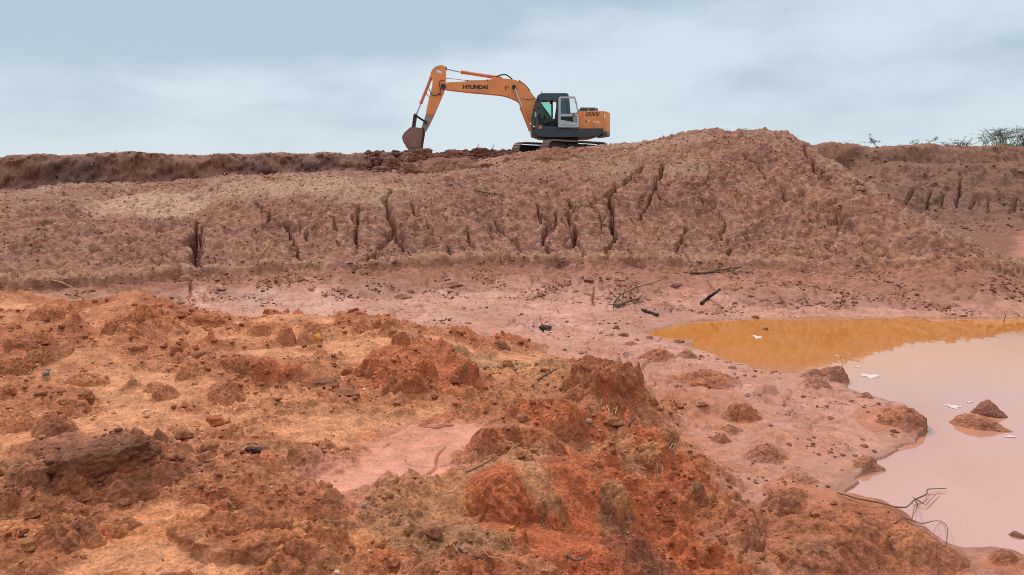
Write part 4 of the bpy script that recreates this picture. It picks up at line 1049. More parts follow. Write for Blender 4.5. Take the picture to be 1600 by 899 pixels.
# ------------------------------------------------------------------ clods, stones, sticks: each one a thing
def height_at(x, y):
    r = math.hypot(x, y); a = math.atan2(x, y)
    j = min(max((a - az_in[0]) / (az_in[1] - az_in[0]), 0), NA - 1.001); i = min(max(np.searchsorted(RS, r) - 1, 0), NR - 2)
    t = (r - RS[i]) / (RS[i + 1] - RS[i]); j0 = int(j); s = j - j0
    return float((ZG[i, j0] * (1 - s) + ZG[i, j0 + 1] * s) * (1 - t) + (ZG[i + 1, j0] * (1 - s) + ZG[i + 1, j0 + 1] * s) * t)
_ico = {}
def ico(sub):
    if sub not in _ico:
        bm = bmesh.new(); bmesh.ops.create_icosphere(bm, subdivisions=sub, radius=1.0)
        _ico[sub] = (np.array([v.co for v in bm.verts]), np.array([[v.index for v in f.verts] for f in bm.faces])); bm.free()
    return _ico[sub]
def lump_shape(sub, seed, boxy=0.0, cone=0.0, rough=1.0, flare=.55, asp=(1., .85, .7)):
    v, f = ico(sub); v = v.copy()
    if boxy:
        p = 2 + 5 * boxy
        nrm = (np.abs(v) ** p).sum(1) ** (1 / p); v = v / nrm[:, None]
    rnd = random.Random(seed)
    off = Vector((rnd.uniform(-50, 50), rnd.uniform(-50, 50), rnd.uniform(-50, 50)))
    # a few flat broken faces
    for k in range(4 if boxy < .5 else 3):
        n = Vector((rnd.gauss(0, 1), rnd.gauss(0, 1), rnd.gauss(0, .7))).normalized(); c = rnd.uniform(.62, .9)
        d = v @ np.array(n); over = np.clip(d - c, 0, None); v -= np.outer(over * .6, n)
    o_ = np.empty(len(v)); va = v * (np.array(asp) / max(asp))      # grain of one size all round, however flat the lump
    for i, p in enumerate(va):
        q = Vector(p)
        a = mnoise.noise(q * 1.5 + off) * .20 + mnoise.noise(q * 3.4 + off) * .11
        b_ = abs(mnoise.noise(q * 5.0 + off)) * .15 + mnoise.noise(q * 11.0 + off) * .08 + (mnoise.noise(q * 22.0 + off) * .06 if sub > 3 else 0) + (mnoise.noise(q * 42.0 + off) * .045 if sub > 4 else 0)
        o_[i] = 1 + a + b_ * rough
    v = v * o_[:, None]
    low = np.clip(-(v[:, 2] - .15), 0, 1.2)
    fl = 1 + flare * low ** 1.2                                  # the foot spreads into the ground it crumbles onto
    v[:, 0] *= fl; v[:, 1] *= fl
    if cone:
        z = np.clip((v[:, 2] + .5) / 1.5, 0, 1.1); s = 1 - cone * .78 * np.clip(z, 0, 1); v[:, 0] *= s; v[:, 1] *= s
    return v, f
def albedo_var(v, base, seed, top=None):
    n = len(v); a = np.tile(np.array(base, float), (n, 1))
    off = Vector((seed * 3.7 % 91, seed * 1.3 % 77, 5))
    k = np.array([mnoise.noise(Vector(p) * 2.2 + off) + .6 * mnoise.noise(Vector(p) * 7 + off) for p in v])
    a *= (1 + .28 * k)[:, None]
    if top is not None:                                         # upper side blended towards a second colour
        w = np.clip((v[:, 2] - .25) * 2.2 + k * .8, 0, 1)[:, None]; a = a * (1 - w * .8) + np.array(top) * w * .8
    return np.clip(a, .015, .8)
cR = (.270, .072, .028); cB = (.330, .080, .026); cD = (.150, .052, .026); cO = (.300, .125, .055); cM = (.270, .110, .065); cS = (.260, .150, .075); cK = (.062, .040, .034)
SN = [0]

def height_at_v(x, y):
    r = np.hypot(x, y); a = np.arctan2(x, y)
    j = np.clip((a - az_in[0]) / (az_in[1] - az_in[0]), 0, NA - 1.001); i = np.clip(np.searchsorted(RS, r) - 1, 0, NR - 2)
    t = (r - RS[i]) / (RS[i + 1] - RS[i]); j0 = j.astype(int); s = j - j0
    return (ZG[i, j0] * (1 - s) + ZG[i, j0 + 1] * s) * (1 - t) + (ZG[i + 1, j0] * (1 - s) + ZG[i + 1, j0 + 1] * s) * t
ALBG = ALB.reshape(NR, NAT, 3)
def alb_at_v(x, y):
    r = np.hypot(x, y); a = np.arctan2(x, y)
    j = np.clip(np.round((a - az_in[0]) / (az_in[1] - az_in[0])), 0, NA - 1).astype(int); i = np.clip(np.searchsorted(RS, r) - 1, 0, NR - 2)
    return ALBG[i, j]
def drape(name, cx, cy, w, d, h, yaw, base, seed, cone=0., crumble=1., n_=None, steep=2.6, bell=False):
    """a lump of crumbling earth grown out of the ground: its foot follows the land under it"""
    nr, na = n_ or (26, 64)
    sv = np.linspace(0, 1, nr + 1)[1:]; t = 1 - (1 - sv) ** 1.5; t = t * 1.12
    th = np.linspace(0, 2 * np.pi, na, endpoint=False)
    T, A_ = np.meshgrid(t, th, indexing='ij')
    rg = np.random.default_rng(seed); o1, o2 = rg.uniform(-40, 40, 2)
    out_ = 1 + .30 * perlin(np.cos(A_) * 1.3 + o1, np.sin(A_) * 1.3 + o2, 7) + .17 * perlin(np.cos(A_) * 3.1 + o2, np.sin(A_) * 3.1 + o1, 8)
    lx = np.concatenate([[0], (T * out_ * np.cos(A_) * w / 2).ravel()]); ly = np.concatenate([[0], (T * out_ * np.sin(A_) * d / 2).ravel()]); tt = np.concatenate([[0], T.ravel()])
    c_, s_ = math.cos(yaw), math.sin(yaw)
    gx, gy = cx + lx * c_ - ly * s_, cy + lx * s_ + ly * c_
    q = np.clip(tt, 0, 1)
    sz = min(w, d)
    lean = .22 * (rg.random() - .5) * lx / (w / 2) + .30 * (rg.random() - .3) * ly / (d / 2)
    prof = (1 - q ** steep) ** .62 if not cone else (1 - cone) * (1 - q ** 2.2) ** .7 + cone * np.clip(1 - q, 0, 1) ** 1.05
    if bell: prof = np.clip(1 - q ** 2, 0, 1) ** (1.35 + cone)
    prof = prof * (1 + lean)
    big_ = fbm(gx + o1, gy + o2, sz * .5, 3, .55, 430) ; sm = np.abs(fbm(gx + o2, gy - o1, sz * .17, 3, .6, 440)); fi = fbm(gx, gy, max(.02, sz * .05), 2, .6, 450)
    rg_ = 1 - np.abs(fbm(gx - o1, gy + o1, sz * .33, 3, .6, 460))
    z = h * prof * (1 + .28 * big_ + .12 * (rg_ - .7)) + np.clip(prof * 3, 0, 1) * min(h, sz * .5) * (.13 * sm + .09 * fi) * crumble
    z = z - .02 * h * (tt > .98) - .10 * h * np.clip(tt - 1.0, 0, 1) / .12
    gz = height_at_v(gx, gy)
    z0 = float(gz[0])
    # sides broken in and out so that steep faces are not drawn out into streaks
    k3 = np.array([mnoise.noise(Vector((a * 9 / sz, b * 9 / sz, c * 9 / sz))) for a, b, c in zip(gx, gy, z)]) * np.clip(prof * 4, 0, 1) * (tt > .35)
    rr_ = np.hypot(lx, ly) + 1e-6
    gx = gx + lx / rr_ * k3 * sz * .07 * c_ - ly / rr_ * k3 * sz * .07 * s_; gy = gy + lx / rr_ * k3 * sz * .07 * s_ + ly / rr_ * k3 * sz * .07 * c_
    soft = np.clip(tt * 1.1 - .1, 0, 1)
    Zw = gz * (.35 + .65 * soft) + (z0 * (.65 - .65 * soft)) + z
    co = np.stack([gx - cx, gy - cy, Zw - z0], 1)
    idx = lambda i, j: 1 + i * na + (j % na)
    jj_ = np.arange(na)
    tris = np.stack([np.zeros(na, int), idx(0, jj_), idx(0, jj_ + 1)], 1)
    qs = np.concatenate([np.stack([idx(i, jj_), idx(i + 1, jj_), idx(i + 1, jj_ + 1), idx(i, jj_ + 1)], 1) for i in range(nr - 1)])
    var = 1 + .22 * big_ + .16 * fi + .10 * fbm(gx, gy, sz * .12, 2, .6, 470)
    al = np.array(base)[None] * var[:, None]
    loc = alb_at_v(gx, gy); kk = np.clip((tt - (.40 if bell else .55) + .3 * big_) / .45, 0, 1)[:, None]
    al = np.clip(al * (1 - kk) + loc * kk, .015, .8)
    o_ = mesh_from(name, co, qs, SOIL, al, np.zeros(len(co)), tris=tris)
    o_.location = (cx, cy, z0)
    return o_
LMARK = []
def clod(name, px, py, wpx, hpx, label, cat='clod', base=cR, boxy=0., cone=0., depth=.8, rot=None, sink=.25, sub=None, rough=1., tilt=0., group=None, top=None, mat=None, z=None, hard=None):
    """one lump of earth whose front foot shows at (px, py)"""
    SN[0] += 1; seed = SN[0]
    if len(label.split()) <= 14: LMARK.append((px, py, label))
    x0, y0, z0, r = hit(px, py)
    dep = y0
    w = wpx * dep / F; hv = hpx * dep / F
    d = w * depth
    h = max(hv * 1.02 - .35 * d * (EYE - z0) / max(r, 1), hv * .55)
    cx, cy = x0 + x0 / r * d * .5, y0 + y0 / r * d * .5
    zb = min(z0, height_at(cx, cy)) if z is None else z
    sub = sub or (5 if wpx > 60 else 4 if wpx > 26 else 3)
    stony = name in ('stone', 'bark_chip')
    hard = (stony or (boxy >= .38 and name not in ('earth_slab',)) or name == 'dug_clod' or wpx < 17 or z is not None) if hard is None else hard
    if not hard:
        i_ = min(max(np.searchsorted(RS, r) - 1, 0), NR - 2); j_ = min(max(int(round((math.atan2(x0, y0) - az_in[0]) / (az_in[1] - az_in[0]))), 0), NA - 1)
        bs = np.array(base) * np.array((1.36, 1.28, 1.18)) * .80 + ALB[i_ * NAT + j_] * .20
        if name.startswith('mud_'): bs = bs * .72 + ALB[i_ * NAT + j_] * .30
        mud_ = name.startswith('mud_')
        if mud_: w *= 1.25; d *= 1.2
        o_ = drape(name, cx, cy, w * 1.12, max(d, w * .6) * 1.15, h * .72, random.uniform(-.3, .3), bs, seed, cone, 1.0, (46, 120) if wpx > 75 else (26, 64) if wpx > 36 else (18, 44), 7. if boxy > .5 or name == 'earth_crag' else 2.6, mud_)
        return tag(o_, label, cat, group)
    v, f = lump_shape(sub, seed * 17 + 3, boxy, cone, rough, 0. if stony else .3 if boxy > .5 else .8, (w, d, h * 1.2))
    i_ = min(max(np.searchsorted(RS, r) - 1, 0), NR - 2); j_ = min(max(int(round((math.atan2(x0, y0) - az_in[0]) / (az_in[1] - az_in[0]))), 0), NA - 1)
    loc = ALB[i_ * NAT + j_]
    if not stony: base = tuple(np.array(base) * np.array((1.36, 1.28, 1.18)) * .72 + loc * .28)
    al = albedo_var(v, base, seed, top)
    if not stony:                                               # dust of the local ground clings to the foot
        zz = v[:, 2] / max(-v[:, 2].min(), 1e-6); k_ = np.clip(-zz * 1.8 - .15, 0, 1)[:, None]; al = al * (1 - .8 * k_) + loc * .8 * k_
    v = v * np.array([w / 2, d / 2, h / (2 - sink) * 1.0])
    lo = v[:, 2].min(); hi = v[:, 2].max()
    v[:, 2] = (v[:, 2] - lo) / (hi - lo) * (h * (1 + sink)) - h * sink
    if tilt:
        ct, st = math.cos(tilt), math.sin(tilt); xx = v[:, 0] * ct - v[:, 2] * st; v[:, 2] = v[:, 0] * st + v[:, 2] * ct; v[:, 0] = xx
    o_ = mesh_from(name, v, None, mat or SOIL, al, np.zeros(len(v)), tris=f)
    o_.location = (cx, cy, zb)
    o_.rotation_euler = (0, 0, -math.atan2(cx, cy) + (rot if rot is not None else random.uniform(-.25, .25)))
    return tag(o_, label, cat, group)

clod('earth_heap', 230, 520, 104, 58, 'tall pointed red earth heap standing highest at the edge of the pinkish mud strip', 'earth heap', (.330, .100, .042), cone=.75, depth=.8, rough=1.3)
clod('earth_clod', 262, 522, 52, 26, 'red clod leaning on the lower slope of the tall pointed heap', base=(.300, .088, .038))
clod('earth_clod', 186, 520, 40, 26, 'low red clod at the foot of the tall pointed heap beside the clump-strewn edge', base=(.290, .085, .036))
clod('earth_clod', 320, 512, 74, 28, 'flat wedge-shaped red clod lying on the mud just beside the tall pointed heap', base=cR, boxy=.4, depth=.6, tilt=-.08)
clod('earth_clod', 66, 502, 46, 27, 'rounded red clod on the back edge of the sand below the brown mound', base=(.31, .09, .038))
clod('earth_clod', 92, 498, 30, 22, 'small rounded clod touching the rounded clod on the back edge of the sand', base=(.32, .10, .045))
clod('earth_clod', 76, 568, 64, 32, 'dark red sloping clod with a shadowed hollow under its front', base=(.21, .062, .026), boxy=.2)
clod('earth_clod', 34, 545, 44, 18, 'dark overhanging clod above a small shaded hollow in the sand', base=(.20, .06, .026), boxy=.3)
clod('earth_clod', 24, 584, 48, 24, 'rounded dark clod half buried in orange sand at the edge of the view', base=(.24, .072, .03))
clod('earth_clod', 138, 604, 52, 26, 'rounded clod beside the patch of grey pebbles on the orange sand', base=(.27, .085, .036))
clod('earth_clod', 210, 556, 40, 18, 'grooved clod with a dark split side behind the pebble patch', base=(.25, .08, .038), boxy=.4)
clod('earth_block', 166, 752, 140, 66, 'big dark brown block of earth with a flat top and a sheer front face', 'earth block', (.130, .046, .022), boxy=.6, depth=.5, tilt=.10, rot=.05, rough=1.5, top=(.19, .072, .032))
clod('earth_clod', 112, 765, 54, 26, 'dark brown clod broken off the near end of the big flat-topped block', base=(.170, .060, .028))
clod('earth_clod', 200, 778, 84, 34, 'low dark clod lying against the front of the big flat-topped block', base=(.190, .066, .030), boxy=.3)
clod('earth_clod', 28, 676, 42, 30, 'rounded clod beside the sand channel at the edge of the view', base=(.25, .078, .034))
clod('earth_clod', 84, 680, 62, 30, 'broad round clod beside the sand channel with fine bumps', base=(.26, .080, .036))
clod('earth_clod', 128, 640, 28, 12, 'tiny lone clod in the middle of the pale sand patch', base=(.28, .09, .04))
clod('earth_clod', 300, 588, 46, 26, 'reddish clod on the sand between the pebble patch and the red ridge', base=(.29, .088, .036))
clod('earth_clod', 366, 582, 40, 22, 'small rounded red clod with tufted top on the sand past the wedge-shaped clod', base=(.31, .092, .036))
clod('earth_clod', 352, 632, 46, 30, 'rounded dark red clod above the sand channel', base=(.24, .072, .03))
clod('earth_clod', 240, 612, 30, 16, 'small clod at the back of the pale sand patch', base=(.26, .085, .04))
clod('earth_clod', 258, 625, 34, 20, 'upright clod on the slope above the pale sand patch', base=(.26, .08, .036))
clod('earth_clod', 447, 540, 30, 32, 'narrow upright red clod shaped like a tooth at the mud edge', base=(.31, .092, .038), depth=.9)
clod('earth_clod', 406, 526, 34, 24, 'red clod with a slanted top beside the tooth-shaped clod', base=(.31, .090, .036))
clod('earth_clod', 478, 540, 26, 18, 'small clod between the tooth-shaped clod and the orange stone', base=(.28, .085, .036))
clod('earth_clod', 490, 520, 40, 18, 'overhanging red clod behind the orange stone', base=(.29, .09, .038), boxy=.3)
clod('earth_clod', 568, 516, 32, 26, 'red clod with a peaked top on the edge of the mud strip', base=(.29, .086, .036), cone=.3)
clod('earth_clod', 608, 510, 32, 16, 'low rounded clod beside the peaked clod on the mud strip edge', base=(.30, .092, .04))
clod('earth_clod', 590, 514, 20, 14, 'small dark clod between the peaked clod and the low rounded clod', base=(.23, .075, .036))
clod('earth_clod', 626, 538, 26, 20, 'single small clod standing on the pale sand streak', base=(.28, .088, .04))
clod('earth_clod', 634, 616, 70, 40, 'large deep red clod with a shaded front in the middle of the red ridge', base=(.26, .068, .026), rough=1.2)
clod('earth_clod', 582, 588, 48, 32, 'peaked red clod behind the large deep red clod of the ridge', base=(.29, .078, .03), cone=.35)
clod('earth_clod', 668, 592, 32, 28, 'bright red clod with roots showing beside the large deep red clod', base=(.33, .085, .03))
clod('earth_clod', 732, 602, 32, 32, 'lone blocky red clod at the far end of the red ridge', base=(.29, .085, .038), boxy=.35)
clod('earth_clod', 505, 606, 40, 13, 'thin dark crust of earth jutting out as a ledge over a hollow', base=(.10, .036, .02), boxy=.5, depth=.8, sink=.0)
clod('earth_clod', 540, 617, 26, 9, 'small dark crust piece beside the jutting crust ledge', base=(.14, .05, .026), boxy=.4)
clod('earth_clod', 408, 585, 28, 16, 'small red clod at the back slope of the jutting crust ledge', base=(.30, .09, .036))
clod('earth_crag', 944, 618, 118, 66, 'large crag of ochre and red earth with slanting top on the ridge above the mud', 'earth crag', (.25, .080, .033), depth=.75, hard=False)
clod('earth_clod', 978, 622, 34, 44, 'straw-flecked clod propped against the side of the large crag', base=(.24, .12, .06), depth=.8)
clod('earth_clod', 905, 622, 40, 16, 'low clod under the slanting face of the large crag', base=(.28, .10, .042))
clod('earth_clod', 515, 842, 58, 48, 'ball-like round brown clod beside the flat overhanging slab', base=(.24, .085, .038), rough=.7)
clod('earth_slab', 384, 866, 214, 66, 'broad flat slab of red earth overhanging a dark gap above orange sand', 'earth slab', (.25, .072, .028), boxy=.55, depth=.42, sink=.02, rough=.9)
clod('earth_clod', 466, 868, 66, 36, 'knobbly end lump of the flat overhanging slab beside the ball-like clod', base=(.26, .078, .032), depth=.8, sink=.05)
clod('earth_clod', 118, 858, 86, 56, 'steep dark clod pile below the big flat-topped block', base=(.20, .066, .03), cone=.3)
clod('earth_clod', 186, 838, 52, 32, 'dark clod behind the steep clod pile', base=(.20, .066, .03))
clod('earth_clod', 10, 800, 36, 44, 'dark clod cut by the edge of the view beside the gravelly soil', base=(.17, .058, .028))
clod('earth_clod', 60, 760, 52, 22, 'low brown clod on gravelly soil between the sand channel and the big block', base=(.21, .075, .036))
clod('earth_clod', 782, 812, 108, 58, 'smooth bright red earth heap at the corner of the pink puddle', 'earth heap', (.33, .085, .032), cone=.4, rough=.7)
clod('earth_clod', 884, 690, 66, 44, 'ridged red clod in front of the large crag', base=(.30, .078, .03), rough=1.1)
clod('earth_clod', 850, 702, 62, 24, 'low red clod with slanted ridges beside the ridged clod below the crag', base=(.29, .08, .032))
clod('earth_clod', 760, 676, 62, 16, 'flat red clod on the back rim of the pink puddle', base=(.29, .085, .035))
clod('earth_clod', 682, 668, 62, 14, 'thin red ridge of earth on the back rim of the pink puddle', base=(.31, .08, .03))
clod('sod', 962, 812, 56, 46, 'grey-brown matted sod with trailing roots on the red slope', 'sod', (.35, .145, .062), boxy=.35, rough=1.4)
clod('sod', 1018, 730, 42, 24, 'small matted sod with roots under the ridge crest on the red slope', 'sod', (.35, .15, .066), boxy=.3, rough=1.4)
clod('sod', 858, 822, 58, 48, 'dark matted sod full of dry roots beside the bright red heap', 'sod', (.25, .115, .052), rough=1.4)
clod('sod', 1084, 782, 30, 28, 'dark root-bound sod half way down the red slope', 'sod', (.17, .08, .045), rough=1.4)
clod('sod', 1042, 692, 34, 22, 'fibrous sod at the top of the red slope facing the pond', 'sod', (.29, .115, .048), rough=1.4)
clod('mud_hummock', 1308, 853, 172, 74, 'largest muddy hummock beside the pond where the long branch starts', 'hummock', (.29, .105, .052), cone=.55, depth=.8, rough=.7, top=(.30, .135, .07))
clod('mud_hummock', 1262, 902, 128, 44, 'rounded muddy hummock in front of the largest hummock, cracked mud around it', 'hummock', (.26, .105, .055), cone=.4, rough=.6)
clod('mud_hummock', 1222, 812, 62, 42, 'striped muddy hummock behind the rounded hummock beside cracked mud', 'hummock', (.25, .105, .055), cone=.45, rough=.6)
clod('mud_hummock', 1424, 890, 116, 40, 'low lumpy hummock between the largest hummock and the corner of the pond', 'hummock', (.29, .115, .062), cone=.3, rough=.7)
clod('mud_hummock', 1568, 880, 34, 18, 'small pointed hummock at the near end of the pond', 'hummock', (.26, .105, .058), cone=.5)
clod('mud_clod', 1106, 602, 76, 28, 'broad red hummock on the pink mud between the crag and the orange water', 'mud clod', (.29, .11, .058), cone=.4)
clod('mud_clod', 1030, 564, 48, 22, 'red clod with a dark crest on the mud behind the large crag', 'mud clod', (.27, .088, .046), cone=.3)
clod('mud_clod', 1072, 560, 26, 16, 'brown clod next to the clod with the dark crest', 'mud clod', (.20, .075, .045))
clod('mud_clod', 1158, 660, 46, 24, 'rounded red clod alone on smooth mud beside the red slope', 'mud clod', (.27, .095, .052), cone=.3)
clod('mud_clod', 1145, 678, 28, 9, 'dark flat clod in a damp hollow next to the rounded lone clod', 'mud clod', (.10, .045, .03))
clod('mud_clod', 1126, 692, 26, 16, 'small brown clod at the foot of the red slope', 'mud clod', (.22, .085, .048))
clod('mud_clod', 1196, 722, 52, 24, 'dark-edged clod on the smooth mud half way to the pond', 'mud clod', (.22, .08, .045), cone=.2)
clod('mud_clod', 1272, 590, 32, 17, 'dark wet clod at the water edge beside the thin standing twig', 'mud clod', (.17, .07, .042))
clod('mud_clod', 1304, 594, 34, 22, 'brown wet clod under the thin standing twig at the water edge', 'mud clod', (.22, .09, .055))
clod('mud_clod', 1226, 555, 34, 14, 'wet clod on the small spit inside the orange reflection', 'mud clod', (.20, .09, .058))
clod('mud_clod', 1278, 604, 32, 16, 'flat clod just behind the two wet clods at the water edge', 'mud clod', (.25, .11, .068))
clod('mud_clod', 1352, 622, 20, 12, 'small dark clod on the pond rim past the two wet clods', 'mud clod', (.16, .065, .04))
clod('mud_clod', 1408, 664, 60, 22, 'brown hump at the tip of the mud promontory in the pond', 'mud clod', (.31, .115, .06), cone=.2)
clod('mud_clod', 1356, 730, 44, 16, 'flat brown hump on the inner shore of the mud promontory', 'mud clod', (.29, .11, .058))
clod('mud_clod', 1524, 673, 80, 26, 'low reddish muddy islet standing alone in the pond', 'islet', (.31, .115, .062), depth=.55, sink=.4, rough=.6, cone=.35, z=-.015)
clod('mud_clod', 1540, 667, 34, 26, 'dark clod sitting on the muddy islet in the pond', 'mud clod', (.21, .080, .048), cone=.5, z=.0)
clod('mud_clod', 1588, 850, 22, 12, 'small brown stone-like clod standing alone in the near water', 'mud clod', (.16, .07, .045), z=-.01)
clod('mud_clod', 1196, 528, 8, 5, 'tiny clod in the orange reflection on the pond', 'mud clod', (.16, .07, .045), z=-.005)
clod('mud_clod', 1250, 752, 40, 12, 'low hump of mud on the smooth shore behind the striped hummock', 'mud clod', (.33, .145, .085))
clod('mud_clod', 963, 514, 8, 6, 'tiny dark clod on the mud strip past the flat black stone', 'mud clod', (.15, .055, .035))
clod('mud_clod', 975, 526, 14, 6, 'dark flat clod on the mud strip beside the tip of the orange water', 'mud clod', (.10, .04, .028))
clod('mud_clod', 985, 540, 18, 8, 'reddish clod on the mud behind the large crag', 'mud clod', (.28, .10, .055))
clod('mud_clod', 1060, 536, 16, 7, 'reddish clod at the very tip of the orange water', 'mud clod', (.28, .115, .07))
clod('stone', 852, 516, 19, 8, 'flat black stone lying alone on the pink mud strip', 'stone', cK, boxy=.4)
clod('stone', 496, 534, 11, 12, 'bright orange angular stone between red clods at the mud edge', 'stone', (.62, .24, .05), boxy=.5)
clod('stone', 72, 588, 10, 8, 'blue-grey pebble in the pebble patch on the orange sand', 'stone', (.30, .24, .20), boxy=.3)
clod('stone', 568, 795, 9, 8, 'grey pebble in front of the pink puddle', 'stone', (.27, .20, .155), boxy=.3)
clod('stone', 194, 741, 9, 5, 'white pebble at the foot of the big flat-topped block', 'stone', (.68, .58, .46), boxy=.2)
clod('stone', 211, 740, 7, 5, 'second smaller white pebble at the foot of the big flat-topped block', 'stone', (.70, .60, .50), boxy=.2)
clod('stone', 145, 657, 8, 5, 'yellow-orange pebble on the gravelly slope above the sand channel', 'stone', (.62, .30, .08), boxy=.2)
clod('stone', 228, 644, 7, 5, 'cream pebble on the red mound above the sand channel', 'stone', (.66, .48, .32), boxy=.2)
clod('stone', 466, 836, 8, 6, 'white pebble resting on the flat overhanging slab', 'stone', (.72, .66, .58), boxy=.2)
clod('stone', 918, 662, 14, 8, 'pale pinkish stone chip on the red slope below the crag', 'stone', (.55, .33, .22), boxy=.3)
clod('stone', 940, 675, 12, 4, 'flat pinkish stone flake just below the pale stone chip', 'stone', (.48, .25, .16), boxy=.3)
clod('stone', 800, 830, 12, 9, 'orange pebble beside the dark matted sod', 'stone', (.56, .20, .04), boxy=.2)
clod('stone', 527, 898, 8, 7, 'cream pebble on the orange sand at the near edge of the view', 'stone', (.68, .56, .42), boxy=.2)
clod('stone', 55, 838, 9, 6, 'ochre pebble on the gravelly soil beside the steep clod pile', 'stone', (.58, .30, .10), boxy=.2)
clod('stone', 146, 848, 9, 6, 'ochre pebble at the foot of the steep clod pile', 'stone', (.56, .27, .09), boxy=.2)
clod('stone', 1104, 492, 5, 3, 'small brown stone on the far rim of the pond below the black log', 'stone', (.22, .10, .06))
clod('stone', 1180, 497, 12, 5, 'rusty stone at the far water line', 'stone', (.42, .16, .08))
clod('bark_chip', 403, 709, 40, 10, 'dark curled piece of bark on the sandy slope behind the flat slab', 'bark', (.085, .032, .02), boxy=.1, depth=.4, sink=.0, tilt=-.12, rough=2.)
clod('mud_clod', 1342, 297, 14, 7, 'tan clod stuck on the cracked brown face behind the peak', 'mud clod', (.36, .17, .09))
# clods of the broken edge below the bucket
for px, py, w_, h_, lab in [(652,262,34,20,'dark wet clod under the bucket nearest the green weeds'),(684,258,30,18,'dark wet clod in the middle of the dug heap'),(716,262,34,16,'dark wet clod at the end of the dug heap facing the tracks'),
        (705,248,22,14,'upper dark clod on the rim of the dug heap'),(640,270,26,16,'dark clod at the foot of the dug heap below the bucket'),(610,262,22,18,'upright dark slab at the outer end of the dug heap'),(598,270,28,12,'leaning brown slab of earth at the outer end of the dug heap'),
        (668,270,24,12,'small dark clod at the foot of the dug heap'),(735,256,22,12,'brown clod past the end of the dug heap'),(750,245,34,14,'brown clod hump on the ridge below the bent twig'),(662,246,26,14,'dark clod just behind the bucket teeth'),(760,262,20,8,'low clod where the dug heap meets the mound')]:
    clod('dug_clod', px, py, w_, h_, lab, 'clod', (.105, .034, .020) if w_ > 23 else (.17, .062, .036), boxy=.1, sub=4, rough=1.9)

clod('soil_heap', 884, 250, 126, 25, 'loose dark red earth heaped against the tracks of the excavator', 'earth heap', (.19, .062, .034), cone=.35, hard=False, depth=.5)
clod('soil_heap', 822, 247, 70, 10, 'low dark red earth pushed up before the front of the tracks', 'earth heap', (.19, .062, .034), hard=False, depth=.5)
clod('soil_heap', 690, 268, 130, 20, 'low heap of dark dug earth below the bucket', 'earth heap', (.13, .045, .026), hard=False, depth=.5)
# small clods: one set of shapes, copied about (each lies where the ground is broken)
protos = []
for k in range(8):
    v, f = lump_shape(3, 900 + k, boxy=.15 * (k % 3), flare=.9)
    v = v * np.array([.5, .42, .36]); v[:, 2] += .08
    o_ = mesh_from('small_clod', v, None, SOIL, albedo_var(v, [(.33, .092, .034), (.35, .10, .037), (.36, .125, .05), (.28, .08, .031), (.33, .105, .042), (.36, .088, .03), (.30, .10, .042), (.37, .12, .052)][k], 300 + k), np.zeros(len(v)), tris=f)
    protos.append(o_)
mud_p = []
for k in range(4):
    v, f = lump_shape(3, 950 + k, flare=1.1); v = v * np.array([.5, .45, .30]); v[:, 2] += .05
    mud_p.append(mesh_from('mud_lump', v, None, SOIL, albedo_var(v, [(.32, .122, .070), (.36, .148, .088), (.26, .10, .06), (.39, .165, .10)][k], 400 + k), np.zeros(len(v)), tris=f))
used = set()
ORD = ['closest', 'second closest', 'third closest', 'fourth closest', 'fifth closest', 'sixth closest', 'seventh closest', 'eighth closest', 'ninth closest', 'tenth closest', 'eleventh closest', 'twelfth closest', 'thirteenth closest', 'fourteenth closest', 'fifteenth closest', 'sixteenth closest', 'seventeenth closest', 'eighteenth closest', 'nineteenth closest', 'twentieth closest']
SMALLS = []
def name_smalls(kind, marks):
    """each small lump is told by the landmark it lies closest to, and how many lie closer"""
    by = {}
    for o_, px, py in SMALLS:
        lm = min(marks, key=lambda q: (q[0] - px) ** 2 + ((q[1] - py) * 1.5) ** 2)
        by.setdefault(lm, []).append(((lm[0] - px) ** 2 + ((lm[1] - py) * 1.5) ** 2, o_))
    for lm, l in by.items():
        for k, (_, o_) in enumerate(sorted(l, key=lambda q: q[0])): o_['label'] = '%s %s to the %s' % (ORD[min(k, 19)], kind, lm[2])
    SMALLS.clear()
def put(proto, x, y, s, label, cat, group):
    o_ = proto if proto.name not in used else proto.copy()
    if o_ is not proto: col.objects.link(o_)
    used.add(proto.name)
    o_.location = (x, y, height_at(x, y) - .04 * s); o_.scale = (s * random.uniform(.8, 1.25), s * random.uniform(.8, 1.2), s * random.uniform(.75, 1.2))
    o_.rotation_euler = (random.uniform(-.15, .15), random.uniform(-.15, .15), random.uniform(0, 6.28))
    tag(o_, label, cat, group)
    return o_
def inside_fg(px, py):
    x, y, z, r = hit(px, py)
    return x, y, z, r
